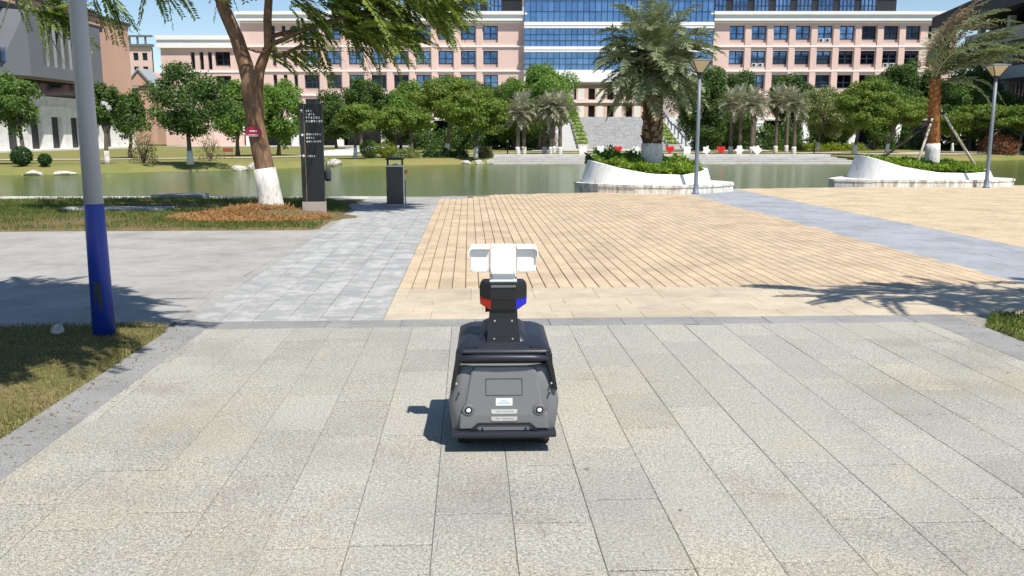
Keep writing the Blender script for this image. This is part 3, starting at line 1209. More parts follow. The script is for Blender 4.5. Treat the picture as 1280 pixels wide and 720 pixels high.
# wide stone staircase with planted cheeks
st = thing("stone_staircase", "broad grey stone staircase rising under the glass block", "staircase", (0, 97, 0))
mb = MB()
NS = 26
for i in range(NS):
    y0 = .56 * i + (1.6 if i >= 13 else 0)
    mb.box(8.4, 17.0, y0, 33, .145 * i - (.2 if i == 0 else 0), .145 * (i + 1))
mb.build("flight", "stair_pale", st)
mb = MB()
H = .145 * NS
for xa, xb in ((3.4, 7.2), (18.3, 22.5)):
    mb.prism([(0, 0), (16.2, H), (33, H), (33, -.1), (0, -.1)], xa, xb, 0, 'x')
mb.build("cheek_wall", "concrete_grey", st)
for side, (xa, xb) in (("l", (7.2, 8.38)), ("r", (17.02, 18.28))):
    for i in range(9):
        mb = MB()
        zt = H * (i + .7) / 9 + .25
        mb.box(xa, xb, 1.8 * i, 1.8 * (i + 1) - .01, -.1, zt)
        b_ = mb.build("planter_step", "kerb_stone", st)
        n = 150
        pos = np.column_stack([RNG.uniform(xa + .06, xb - .06, n), RNG.uniform(1.8 * i + .5, 1.8 * i + 1.75, n), zt + RNG.uniform(0, .22, n)])
        link("planting", leaves_mesh("planting", pos, RNG.normal(size=(n, 3)), RNG.normal(size=(n, 3)) * .5 + [0, 0, 1], .3, .16, "leaf_groundcover"), b_)
mb = MB()
for xr in (18.9, 22.2):
    mb.tube([(xr, -.2, 1.0), (xr, 7.5, 2.7), (xr, 9.2, 2.8), (xr, 16.4, H + 1.0)], .11, 6)
    for q in np.linspace(0, 1, 8):
        mb.box(xr - .06, xr + .06, 16 * q - .06, 16 * q + .06, H * q - .1, H * q + .95)
mb.build("handrail", "rail_blue", st)

# far pink tower and gabled house in the gap on the left
tw_ = thing("apartment_tower", "distant pink apartment tower in the gap left of the lower pink block", "building", (0, 230, 0))
mb = MB()
op = []
xs_ = [-103.0 + 2.3 * i for i in range(5)]
for x_ in xs_:
    for z in (10.0, 13.4, 16.8, 20.2):
        op.append((x_, x_ + 1.3, z, z + 1.9))
facade(mb, -105, -91.3, 0, 23.6, 0, op, .6)
mb.build("wall", "wall_pink", tw_)
mb = MB(); mb.box(-105, -91.3, .5, .7, 0, 23.5); mb.build("back_wall", "glass_dark", tw_)
mb = MB(); mb.box(-105.5, -91, -.6, 1, 23.6, 24.2)
for k in range(7):
    mb.box(-105 + 2 * k, -104.6 + 2 * k, 0, .4, 24.2, 26.0)
mb.box(-105.5, -91, -.3, .6, 26.0, 26.4)
mb.build("roof_pergola", "cladding_grey", tw_)
wm = window_mesh(1.3, 1.9, .02, 2, 1)
for o_ in op:
    link("window", wm, tw_, ((o_[0] + o_[1]) / 2, .4, o_[2]))
gh = thing("gabled_house", "small pink gabled house with grey roof in front of the distant tower", "house", (-62.6, 150, 0))
mb = MB()
mb.box(-8, 3.1, 0, 10, 0, 9.6)
mb.prism([(-1.5, 9.6), (3.1, 9.6), (.8, 12.2)], -.4, 9.5, 0, 'y')
mb.build("wall", "wall_salmon", gh)
mb = MB()
mb.prism([(-.4, 9.5), (5, 12.4), (10.4, 9.5), (10.4, 9.2), (5, 12.1), (-.4, 9.2)], -8.2, .6, 0, 'x')
mb.prism([(-2.0, 9.35), (.8, 12.5), (3.6, 9.35), (3.4, 9.2), (.8, 12.15), (-1.8, 9.2)], -.7, 5, 0, 'y')
mb.build("roof", "roof_slate", gh)
wo = link("window", window_mesh(1.9, 2.0, .05, 2, 1), gh, (-5.3, -.06, 5.9))
link("pane", pane_mesh(1.88, 1.98, "glass_dark", .05), wo, (0, .02, 0))

# ---- left hall: facade lies along X=-47 and faces right; built in local (u along Y, facing +X)
lh = thing("hall_building", "salmon and grey clad hall with white portals at the left edge", "building", (-47, 78, 0), R(90))
# local x runs along +Y (away), local -y faces +X ... facade() faces local -y
mb = MB()
facade(mb, -12, 33.5, 6.9, 14.6, 0, [])
mb.quad((33.5, 0, 0), (33.5, 22, 0), (33.5, 22, 14.6), (33.5, 0, 14.6))
mb.quad((-12, 22, 0), (-12, 0, 0), (-12, 0, 14.6), (-12, 22, 14.6))
mb.quad((-12, 0, 14.6), (33.5, 0, 14.6), (33.5, 22, 14.6), (-12, 22, 14.6))
mb.box(24.0, 33.4, -.05, 1.0, 5.6, 6.9)
mb.build("wall", "wall_salmon", lh)
mb = MB(); mb.box(-12.2, 33.7, -.25, .4, 14.6, 14.95); mb.build("roof_edge", "wall_dark", lh)
mb = MB(); mb.box(-12, .9, -1.6, 0, 4.8, 13.6); mb.build("pier", "wall_salmon", lh)
mb = MB(); mb.box(.9, 24.5, -.9, .1, 12.9, 13.5); mb.box(.9, 3.4, -.7, .1, 6, 13.0); mb.build("black_gap", "roof_black", lh)  # black overhang along the top and black strip beside the pier
# folded grey box with a deep glazed bay
mb = MB()
Z0, Z1 = 6.95, 12.85
bay = (8.6, 18.6, 8.05, 12.0)
facade(mb, 6.2, 20.9, Z0, Z1, -2.2, [bay], 1.1)
mb.quad((3.2, -.6, Z0), (6.2, -2.2, Z0), (6.2, -2.2, Z1), (4.6, -.6, Z1))
mb.quad((20.9, -2.2, Z0), (22.3, 0, Z0 + .3), (22.3, 0, Z1), (20.9, -2.2, Z1))
mb.quad((4.6, -.6, Z1), (6.2, -2.2, Z1), (20.9, -2.2, Z1), (22.3, 0, Z1))
mb.quad((3.2, -.6, Z0), (22.3, 0, Z0), (20.9, -2.2, Z0), (6.2, -2.2, Z0))
mb.build("grey_box", "cladding_grey", lh)
mb = MB(); mb.box(8.5, 18.7, -1.15, -1.05, 8.0, 12.05); mb.build("bay_glass", "glass_dark", lh)
fm = MB(); fm.prism([(0, -1.0), (.55, -1.0), (.95, 0), (.6, 0)], 8.05, 12.0); fm = fm.mesh("fin", "fin_light")
for i in range(6):
    link("fin", fm, lh, (9.3 + 1.5 * i, -1.15, 0))
mb = MB(); mb.box(3.4, 4.9, -1.12, -1.0, 8.1, 9.4); o = mb.build("window", "glass_window", lh)
# dark strip window, then white portals
mb = MB(); mb.box(-12, 24.2, .35, .5, 5.35, 6.95); mb.build("strip_window", "glass_dark", lh)
mb = MB()
op = []
for i in range(10):
    a_ = -10.8 + 4.0 * i
    op.append((a_, a_ + 2.3, 0.15, 3.35))
facade(mb, -12, 33.4, 0, 5.35, -.1, op, .75)
mb.quad((-12, -.1, 5.35), (33.4, -.1, 5.35), (33.4, .5, 5.35), (-12, .5, 5.35))
mb.box(-12, 33.4, -.22, -.08, 4.35, 4.45)
mb.box(-12, 33.6, -1.6, -.1, -.1, .14)
mb.build("portal_wall", "concrete_white", lh)
dm = MB(); dm.box(-.05, 2.35, 0, .1, 0, 3.3); dm = dm.mesh("door", "dark_recess")
for o_ in op:
    link("door", dm, lh, (o_[0], .45, 0.14))

# ---- dark building at the right edge, facade along X=52 facing left
rb = thing("dark_building", "dark building with deep black roof and concrete balconies at the right edge", "building", (52, 104, 0), R(-90))
mb = MB()
mb.box(0, 40, 2.5, 20, 0, 13.5)
mb.build("wall", "wall_dark", rb)
mb = MB()
mb.prism([(-2.5, 13.6), (40, 14.6), (40, 18.2), (-2.5, 15.0)], -3.0, 22, 0, 'y')
mb.build("roof", "roof_black", rb)
mb = MB()
for za, zb, xa, d in ((11.0, 12.4, 2.0, -1.2), (7.2, 8.4, 3.5, -1.5), (4.0, 4.6, 1.0, -1.8)):
    mb.box(xa, 40, d, 2.6, za, zb)
for x_ in (4.2, 10, 16, 22, 28):
    mb.box(x_, x_ + .6, -1.0, -.4, 0, 13.6)
mb.build("balcony_slab", "concrete_grey", rb)
dwin = window_mesh(2.2, 2.2, .05, 3, 2); dp = pane_mesh(2.18, 2.18, "glass_dark", .05)
for i in range(7):
    for z in (.4, 4.9, 8.6):
        wo = link("window", dwin, rb, (3 + 4.2 * i, 2.42, z)); link("pane", dp, wo, (0, .02, 0))
lwall = MB(); lwall.box(0, 44, 0, .35, 0, .42)
tag(lwall.build("garden_wall", "concrete_white", None, (34, 102, 0), R(8)), "low white garden wall behind the trees on the right bank", "wall")


# ================================================================== vegetation
def crown_mesh(name, rx, ry, z0, z1, mat, n, leaf, seed, kind="round", cx=0.0):
    """leaves gathered in clumps through an uneven crown; gaps are left between clumps"""
    g = np.random.default_rng(seed)
    H = z1 - z0
    nc = {"round": 70, "flat": 75, "airy": 46, "column": 40}[kind]
    d = unit(g.normal(size=(nc, 3)))
    rad = g.uniform(.35, 1.0, nc) ** .5
    lump = 1 + .22 * np.sin(3 * np.arctan2(d[:, 1], d[:, 0]) + seed) * (1 - abs(d[:, 2])) + g.uniform(-.18, .12, nc)
    c = d * (rad * lump)[:, None]
    if kind == "flat":                       # domed top, level underside
        c[:, 2] = np.where(c[:, 2] < 0, c[:, 2] * .75, c[:, 2])
        lay = g.choice([-.55, -.1, .3, .7], nc)
        c[:, 2] = c[:, 2] * .45 + lay * .62
        s_ = np.sqrt(np.clip(1 - (np.clip(c[:, 2], -.2, 1)) ** 2, .12, 1))
        c[:, :2] *= s_[:, None] * 1.12
    c *= np.array([rx, ry, H / 2])
    c[:, 2] += (z0 + z1) / 2
    c[:, 0] += cx
    cr = g.uniform(.20, .36, nc) * min(rx, H / 2 * 1.2)
    wgt = cr ** 2 / np.sum(cr ** 2)
    idx = g.choice(nc, n, p=wgt)
    off = unit(g.normal(size=(n, 3))) * (g.uniform(0.15, 1, n) ** .45)[:, None] * cr[idx][:, None]
    if kind == "flat":
        off[:, 2] *= .5
        off[:, :2] *= 1.25
    pos = c[idx] + off
    out = unit(pos - np.array([cx, 0, (z0 + z1) / 2]))
    nrm = unit(off) * .8 + out * .5 + g.normal(size=(n, 3)) * .45 + np.array([0, 0, .35])
    dirs = g.normal(size=(n, 3)) + np.array([0, 0, -.35])
    L = leaf * g.uniform(.7, 1.35, n)
    return leaves_mesh(name, pos, dirs, nrm, L, L * g.uniform(.45, .7, n), mat), c, cr


def trunk_parts(root, base_r, cx, z0, z1, clumps, white, lean=0.0, bark="bark_grey", seed=0, white_h=0.55):
    g = random.Random(seed)
    top = z0 + (z1 - z0) * .45
    pts, rad = [], []
    for k in range(7):
        t_ = k / 6
        pts.append((cx * t_ ** 1.6 + g.uniform(-.03, .03) * (k > 0), g.uniform(-.03, .03) * (k > 0), top * t_ - .05 * (k == 0)))
        rad.append(base_r * (1.35 - .35 * min(1, t_ * 5)) * (1 - .55 * t_))
    mb = MB()
    mb.tube(pts, rad, 8, jit=.05)
    for c in clumps[:: max(1, len(clumps) // 12)]:
        s_ = Vector(pts[g.choice((3, 4, 5))])
        e = Vector(c)
        m_ = s_.lerp(e, .5) + Vector((0, 0, -.06 * (e - s_).length))
        mb.tube([s_, m_, e], [base_r * .38, base_r * .25, base_r * .08], 5, cap=False)
    mb.build("trunk", bark, root)
    if white:
        mb = MB()
        wpts, wr = [], []
        for k in range(4):
            z = white_h * k / 3
            t_ = z / top
            wpts.append((cx * t_ ** 1.6, 0, z - .05 * (k == 0)))
            wr.append(base_r * (1.42 - .35 * min(1, t_ * 5)) * (1 - .5 * t_) + .012)
        mb.tube(wpts, wr, 9)
        mb.build("painted_base", "whitewash", root)


KIND = {"dark": ("leaf_dark", "round", 1.0), "mid": ("leaf_mid", "round", .8), "bright": ("leaf_bright", "round", .9),
        "flat": ("leaf_flat", "flat", 1.0), "airy": ("leaf_airy", "airy", .5)}
TREES = [
    ('slender broadleaf tree beside the two clipped round bushes, at the far left edge', 'mid', -25.76, 47, -0.27, 1.79, 4.53, 1.05, 1),
    ('small tree with whitewashed trunk just right of the grey and blue pole', 'dark', -21.87, 48, 0.07, 1.97, 4.23, 0.85, 1),
    ('bushy dark tree between the blue pole and the big round dark tree', 'dark', -25.72, 60, 0.3, 1.55, 4.6, 1.12, 0),
    ('large round dense dark green tree with whitewashed base on the left bank', 'dark', -17.49, 48.3, 0.0, 1.45, 5.3, 1.85, 1),
    ('bright green tree just left of the leaning brown trunk', 'bright', -20.34, 66, 0.29, 1.33, 5.59, 1.8, 0),
    ('bright yellow green tree between the leaning trunk and the black sign', 'bright', -17.84, 68, 0.35, 1.2, 5.42, 1.85, 0),
    ('umbrella shaped tree with white trunk base left of the clipped bush pair', 'flat', -10.22, 58, 0.22, 1.55, 3.64, 1.17, 1),
    ('wide umbrella shaped tree right of the clipped bush pair', 'flat', -8.13, 62, 0.25, 1.61, 3.68, 1.99, 1),
    ('dark rounded tree rising behind the umbrella shaped trees', 'dark', -16.05, 95, 0.17, 3.3, 7.39, 1.91, 0),
    ('pale olive tree rising between the dark rounded tree and the tall domed tree', 'bright', -10.33, 92, 0.04, 2.23, 6.73, 2.22, 0),
    ('tall domed tree, highest crown left of the stone staircase', 'flat', -5.68, 78, 0.45, 2.26, 6.74, 2.58, 1),
    ('spreading green tree at the water edge beside the pale rocks', 'flat', -2.46, 60.5, 0.38, 1.15, 4.5, 1.5, 1),
    ('feathery tall tree right behind the left palm clumps', 'bright', 2.82, 92, 0.25, 1.85, 8.0, 3.3, 0),
    ('dense dark tree just right of the staircase behind the near lamp post', 'dark', 18.6, 88, 0.24, 0.8, 7.94, 2.5, 0),
    ('dark bushy tree behind the left end of the right palm row', 'dark', 22.49, 92, -0.02, 1.26, 7.36, 2.67, 0),
    ('dark crown showing above the middle of the right palm row', 'dark', 31.0, 100, -0.01, 3.17, 8.39, 2.23, 0),
    ('airy light green tree with a white trunk at the right end of the palm row', 'airy', 28.83, 84, 0.58, 1.57, 6.13, 2.32, 1),
    ('olive green tree in front of the dark round tree, left of the propped palm', 'flat', 27.3, 71, 0.55, 1.31, 6.2, 1.75, 1),
    ('big dark round tree left of the propped palm', 'dark', 42.71, 98, 0.53, 3.14, 9.09, 2.98, 0),
    ('low umbrella tree with thick white trunk left of the propped palm', 'flat', 31.96, 76, 1.16, 1.97, 4.96, 1.97, 1),
    ('dark tree directly behind the wind bent palm crown', 'dark', 47.0, 92, -0.13, 3.04, 8.15, 2.8, 0),
    ('small yellowish tree seen between the palm prop poles', 'bright', 39.54, 80, -0.17, 1.57, 3.54, 1.18, 1),
    ('umbrella tree right behind the right lamp post', 'flat', 40.63, 75, -0.79, 1.83, 4.16, 2.41, 1),
    ('umbrella tree cut by the right edge of the picture', 'flat', 40.6, 71.5, 0.55, 1.69, 4.02, 1.81, 1),
    ('dark tree filling the gap behind the black sign', 'dark', -20.5, 104, 0, 1.0, 6.0, 2.2, 0),
    ('dark tree behind the gap between the two umbrella trees', 'dark', -12.6, 101, 0, .9, 6.2, 2.4, 0),
    ('dark tree rising behind the spreading tree by the pale rocks', 'dark', -2.6, 99, 0, .9, 7.2, 2.6, 0),
    ('light green tree between the feathery tall tree and the tall domed tree', 'mid', .2, 95, 0, .9, 7.0, 2.1, 0),
    ('dark tree at the far end of the right palm row, beside the airy tree', 'dark', 36.0, 99, 0, 1.0, 6.6, 2.4, 0),
    ('mid green tree behind the olive tree and the low umbrella tree', 'mid', 37.3, 92, 0, 1.3, 7.2, 2.3, 0),
    ('dense green tree right of the propped palm, below the dark roof', 'mid', 45.2, 88, 0, 1.2, 6.0, 2.2, 0),
    ('green tree at the foot of the dark building, by the right lamp post', 'mid', 49.3, 90, 0, 1.2, 5.8, 2.2, 0),
    ('slim airy sapling behind the low hedge near the right palm row', 'airy', 33.0, 90, 0.38, 1.42, 4.74, 1.45, 1),
]
for i, (lab, kd, X, Y, cx, z0, z1, rx, wh) in enumerate(TREES):
    m_, kind, dens = KIND[kd]
    root = thing("tree", lab, "tree", (X, Y, -.02), group="trees along the far bank")
    vol = rx * rx * (z1 - z0) / 2
    n = int((5500 + 1500 * vol) * dens)
    leaf = .145 + .0014 * (Y - 45)
    me, cl, cr = crown_mesh("crown", rx * 1.06, rx * 1.0, z0, z1, m_, n, leaf, 100 + i, kind, cx)
    link("crown", me, root)
    trunk_parts(root, .10 + .018 * (z1 - 3), cx, z0, z1, cl, wh, seed=i, white_h=.5 + .004 * Y)


def shrub(name, lab, X, Y, r, h, mat, n, leaf, seed, stems=0, cat="bush", group=None, z=0.0, ball=False, ry=None):
    g = np.random.default_rng(seed)
    root = thing(name, lab, cat, (X, Y, z), group=group)
    d = unit(g.normal(size=(n, 3)))
    d[:, 2] = np.abs(d[:, 2]) * 1.0 if not ball else d[:, 2]
    rr_ = g.uniform(.80, 1.0, n) if ball else g.uniform(.3, 1.0, n) ** .6
    lump = 1 + (.05 if ball else .22) * np.sin(d[:, 0] * 7 + seed) * np.sin(d[:, 1] * 6 + d[:, 2] * 5)
    pos = d * (rr_ * lump)[:, None] * np.array([r, ry or r, h / 2 if ball else h])
    pos[:, 2] += h / 2 if ball else .02
    nrm = d + g.normal(size=(n, 3)) * .5
    dr = g.normal(size=(n, 3)) + d * .5 + np.array([0, 0, .3])
    L = leaf * g.uniform(.6, 1.3, n)
    link("foliage", leaves_mesh("foliage", pos, dr, nrm, L, L * .5, mat), root)
    mb = MB()
    for k in range(max(3, stems)):
        a_ = 2 * PI * k / max(3, stems) + seed
        q = .6 if stems else .4
        mb.tube([(0.03 * math.cos(a_), .03 * math.sin(a_), -.05), (r * q * .5 * math.cos(a_), r * q * .5 * math.sin(a_), h * .4),
                 (r * q * math.cos(a_), r * q * math.sin(a_), h * .8)], [.035, .02, .008], 5, cap=False)
    mb.build("stem", "bark_grey", root)
    return root


shrub("round_bush", "larger clipped round dark bush at the left edge of the bank", -24.6, 44.6, .48, .92, "leaf_box", 2600, .10, 1, ball=True)
shrub("round_bush", "smaller clipped round dark bush beside the blue pole", -23.6, 44.9, .30, .56, "leaf_box", 1500, .09, 2, ball=True)
shrub("shrub", "sparse straw coloured shrub right of the blue pole", -20.6, 49.7, .85, 1.95, "leaf_straw", 900, .12, 3, stems=9)
shrub("shrub", "sparse straw coloured shrub right of the big dark tree", -18.2, 53.6, .8, 1.6, "leaf_straw", 620, .12, 4, stems=9)
shrub("round_bush", "clipped bright green bush, left of the pair near the litter bin", -9.6, 60.0, .62, 1.12, "leaf_bright", 2600, .11, 5, ball=True)
shrub("round_bush", "clipped yellow green bush, right of the pair near the litter bin", -8.45, 60.2, .58, 1.12, "leaf_yellow", 2400, .11, 6, ball=True)
shrub("shrub", "blond feathery grass tuft beside the pale rocks by the steps", -1.9, 62.0, .5, .6, "leaf_straw", 1200, .22, 7, stems=5)
shrub("shrub", "red flowering shrub at the right edge of the far bank", 39.4, 71.2, 1.1, 1.5, "leaf_red", 1500, .16, 8, stems=7)
shrub("shrub", "reddish low shrub left of the red flowering shrub", 41.5, 77.0, 1.1, 1.6, "leaf_red", 900, .16, 9, stems=5)
shrub("hedge_bush", "low yellowish planting at the water edge right of the bush pair", -7.0, 60.2, .9, .55, "leaf_airy", 1500, .14, 10, ry=.6)
for i, x_ in enumerate((-5.6, -4.6, -3.6)):
    shrub("hedge_bush", ("low dark hedge plant, %s of three in front of the tall domed tree" % ("left", "middle", "right")[i]),
          x_, 61.2 + .2 * i, .62, .55 + .05 * i, "leaf_box", 1100, .13, 20 + i, group="low dark hedge plants")
names = ["first", "second", "third", "fourth", "fifth"]
for i in range(5):
    shrub("hedge_bush", "broad dark shrub of the shade belt behind the left trees, %s from the left" % names[i],
          -9.5 + 3.1 * i, 97 + (i % 2) * 2, 2.0, 2.3 + .3 * (i % 3), "leaf_dark", 2600, .28, 30 + i, group="shade belt left of the staircase")
for i in range(5):
    shrub("hedge_bush", "broad dark shrub of the shade belt behind the right palm row, %s from the left" % names[i],
          20.4 + 3.0 * i, 93 + (i % 2) * 2, 1.9, 2.6 + .3 * (i % 2), "leaf_mid" if i == 0 else "leaf_dark", 2600, .28, 40 + i, group="shade belt right of the staircase")
for i in range(4):
    shrub("hedge_bush", "clipped light green hedge under the right trees, %s from the left" % names[i],
          27.5 + 2.2 * i, 87.5 + .5 * i, 1.25, .75, "leaf_yellow", 1100, .18, 60 + i, group="light hedge under the right trees", ry=.7)
for i in range(6):
    shrub("hedge_bush", "tall dark shrub screening the dark building, %s from the left" % (names + ["sixth"])[i],
          40.5 + 2.6 * i, 97 - 1.0 * i, 1.7, 2.6 + .4 * (i % 2), "leaf_dark", 1600, .28, 70 + i, group="shrubs in front of the dark building")


# ---- palms
def frond_mesh(name, d0, length, mat, seed, droop=1.0, wind=(0, 0, 0), pairs=34, lf=.34, wid=.02, tilt=.35, origin=(0, 0, 0)):
    """arched rib with two rows of narrow leaflets; starts at origin along d0"""
    g = np.random.default_rng(seed)
    d0 = np.array(d0, float); d0 /= np.linalg.norm(d0)
    wv = np.array(wind, float)
    N = pairs
    P = [np.array(origin, float)]; D = []
    for k in range(N):
        s_ = k / N
        d = d0 + wv * s_ ** 1.1 + np.array([0, 0, -droop]) * s_ ** 1.7
        d /= np.linalg.norm(d)
        D.append(d); P.append(P[-1] + d * length / N)
    P = np.array(P[:-1]); D = np.array(D)
    up = np.array([0, 0, 1.0])
    side = np.cross(D, up); nn = np.linalg.norm(side, axis=1, keepdims=True)
    alt = np.cross(D, np.array([1.0, .2, 0]))
    side = np.where(nn > .15, side / np.maximum(nn, 1e-6), unit(alt))
    nrm = np.cross(side, D)
    s_ = np.linspace(0, 1, N)
    st_ = max(2, int(N * .10))
    L = lf * (np.sin(np.clip((s_ * .88 + .12), 0, 1) ** .8 * PI) ** .55) * (1.05 - .35 * s_)
    V, F = [], []
    base = 0
    for sg in (-1, 1):
        sel = np.arange(st_, N)
        m_ = len(sel)
        jit = g.normal(size=(m_, 3)) * .24
        dd = unit(D[sel] * .75 + sg * side[sel] * .95 + nrm[sel] * tilt + jit)
        tip_d = unit(dd + np.array([0, 0, -.55]))
        l = (L[sel] * g.uniform(.8, 1.15, m_))[:, None]
        wv_ = unit(np.cross(dd, nrm[sel])) * wid
        p0 = P[sel]
        p1 = p0 + dd * l * .55
        p2 = p1 + tip_d * l * .45
        v = np.stack([p0 - wv_ * .4, p0 + wv_ * .4, p1 + wv_, p2, p1 - wv_], 1)
        V.append(v.reshape(-1, 3)); F.append(np.arange(m_ * 5).reshape(m_, 5) + base); base += m_ * 5
    # rib
    rw_ = np.linspace(.022, .004, N)[:, None] * (length / 1.9)
    V.append(np.stack([P - side * rw_, P + side * rw_], 1).reshape(-1, 3))
    nrib = np.array([[base + 2 * k, base + 2 * k + 1, base + 2 * k + 3, base + 2 * k + 2] for k in range(N - 1)])
    rib5 = np.column_stack([nrib, nrib[:, 0]])
    verts = np.concatenate(V)
    me = bpy.data.meshes.new(name)
    faces = [tuple(f) for f in np.concatenate(F)] + [tuple(f) for f in nrib]
    me.from_pydata(verts.tolist(), [], faces)
    me.materials.append(MATS[mat])
    return me


def palm_trunk(root, r0, r1, h, bark, white_h, scales=True, seed=0, lean=(0, 0)):
    g = random.Random(seed)
    n = 10
    pts = [(lean[0] * (k / n) ** 1.5, lean[1] * (k / n) ** 1.5, h * k / n - (.08 if k == 0 else 0)) for k in range(n + 1)]
    mb = MB()
    mb.tube(pts, [r0 + (r1 - r0) * k / n for k in range(n + 1)], 14, jit=.03)
    mb.build("trunk", bark, root)
    mb = MB()
    z = white_h * np.linspace(0, 1, 5)
    mb.tube([(lean[0] * (q / h) ** 1.5, lean[1] * (q / h) ** 1.5, q - (.07 if q == 0 else 0)) for q in z],
            [r0 * 1.05 + .015 + (r1 - r0) * q / h for q in z], 16, jit=.035)
    mb.build("painted_base", "whitewash", root)
    if scales:                              # old leaf bases spiral up the trunk
        mb = MB()
        k = 0
        zz = white_h + .04
        while zz < h - .03:
            a_ = k * 2.39996 + g.uniform(-.4, .4)
            q = min(1, max(0, (zz + g.uniform(-.025, .025)) / h))
            rr_ = r0 + (r1 - r0) * q
            cx_, cy_ = lean[0] * q ** 1.5, lean[1] * q ** 1.5
            o_ = Vector((math.cos(a_), math.sin(a_), 0)); s_ = Vector((-math.sin(a_), math.cos(a_), 0))
            c = Vector((cx_, cy_, q * h)) + o_ * (rr_ - .01)
            w_ = r0 * .27 * g.uniform(.8, 1.2); hh = r0 * .52 * g.uniform(.8, 1.3); ou = r0 * .20 * g.uniform(.7, 1.4)
            p = [c - s_ * w_ - Vector((0, 0, hh * .4)), c + s_ * w_ - Vector((0, 0, hh * .4)),
                 c + s_ * w_ * .8 + o_ * ou + Vector((0, 0, hh * .6)), c - s_ * w_ * .8 + o_ * ou + Vector((0, 0, hh * .6)),
                 c + Vector((0, 0, hh * .5))]
            r_ = mb.ring(p)
            mb.face((r_[0], r_[1], r_[2], r_[3])); mb.face((r_[3], r_[2], r_[4]))
            mb.face((r_[0], r_[3], r_[4])); mb.face((r_[1], r_[4], r_[2]))
            zz += .0205; k += 1
        o = mb.build("leaf_base", "palm_scale_red" if "red" in bark else "palm_scale", root, fix=False)
        o["kind"] = "stuff"


# near palm in the first planter
FR = []
for vi, (el, dr) in enumerate(((78, .5), (62, .8), (46, 1.0), (30, 1.0), (12, .95), (-8, .9), (-22, .75), (-36, .6))):
    for k in range(2):
        FR.append((el, frond_mesh("frond", (math.cos(R(el)), 0.05 * (k * 2 - 1), math.sin(R(el))), 1.95 - .12 * (vi > 4), "leaf_palm", 300 + vi * 2 + k,
                                  droop=dr * 1.35, pairs=46, lf=.50, wid=.0165)))
p1 = thing("palm_tree", "large date palm with whitewashed base in the planter by the lamp post", "palm tree", (3.86, 24.6, .50))
palm_trunk(p1, .27, .25, 2.75, "bark_palm", .78, seed=4)
g = random.Random(5)
for k in range(104):
    t_ = k / 104
    el, me = FR[min(15, int(t_ ** .8 * 16))]
    o = link("frond", me, p1, (g.uniform(-.08, .08), g.uniform(-.08, .08), 2.74 + .34 * (1 - t_) + g.uniform(-.05, .05)))
    o.rotation_euler = (g.uniform(-.12, .12), g.uniform(-.1, .1), k * 2.39996 + g.uniform(-.3, .3))
    s_ = g.uniform(.85, 1.12); o.scale = (s_, s_, s_)

# wind-bent palm in the second planter
p2 = thing("palm_tree", "wind bent palm held by wooden props in the right planter", "palm tree", (12.95, 27.4, .45))
palm_trunk(p2, .20, .15, 2.75, "bark_palm_red", .80, seed=9, scales=True, lean=(-.12, 0))
g = random.Random(8)
for k in range(44):
    green = k >= 10
    if green:
        d0 = (g.uniform(-.25, .8), g.uniform(-.6, .6), g.uniform(.45, 1.2)); wd = (g.uniform(1.1, 1.9), g.uniform(-.3, .3), 0); dp_ = g.uniform(.5, 1.5)
        ln = g.uniform(2.4, 3.3)
    else:
        d0 = (g.uniform(-.1, .45), g.uniform(-.25, .25), 1.4); wd = (g.uniform(.3, 1.5), 0, 0); dp_ = g.uniform(.1, .7); ln = g.uniform(2.1, 2.9)
    me = frond_mesh("frond", d0, ln, "leaf_palm" if green else "leaf_palm_dry", 500 + k, droop=dp_, wind=wd, pairs=50, lf=.5, wid=.017, tilt=.2)
    link("frond", me, p2, (-.12 + g.uniform(-.05, .05), g.uniform(-.05, .05), 2.72 + g.uniform(-.1, .1)))
for k, (d0, ln, dp_) in enumerate((((.9, -.3, .35), 2.5, 2.6), ((.7, -.5, .2), 2.1, 2.8))):
    me = frond_mesh("frond", d0, ln, "leaf_palm", 560 + k, droop=dp_, pairs=40, lf=.34, wid=.014, tilt=.1)
    link("frond", me, p2, (-.05, -.05, 2.55))

# far palms
FF = []
for vi, (el, dr) in enumerate(((75, .7), (55, 1.0), (35, 1.1), (15, 1.1), (-10, 1.0), (-40, .8))):
    FF.append(frond_mesh("frond", (math.cos(R(el)), 0, math.sin(R(el))), 1.65, "leaf_palm_far", 400 + vi, droop=dr, pairs=26, lf=.42, wid=.028))
PALMS = [(0.45, 63.5, 3.1), (0.95, 69, 3.5), (2.6, 71, 3.4), (3.05, 70, 3.45), (3.75, 69.6, 3.5), (3.45, 74, 3.6),
         (17.66, 72, 3.85), (19.92, 78, 4.3), (20.3, 75, 4.1), (18.95, 70.5, 3.8), (22.47, 76, 4.25), (24.62, 80, 4.5), (22.3, 70.5, 3.85)]
PL = ["left palm of the clump nearest the pale rocks", "right palm of the clump nearest the pale rocks",
      "leftmost of the four palms beside the staircase foot", "second palm from the left beside the staircase foot",
      "front palm of the four beside the staircase foot", "rear palm of the four beside the staircase foot",
      "leftmost silvery palm of the right palm row", "second trunk from the left in the right palm row",
      "third trunk from the left, set back in the right palm row", "palm in the middle front of the right palm row",
      "slim palm set back right of the middle of the right palm row", "rearmost tall palm of the right palm row",
      "rightmost front palm of the right palm row"]
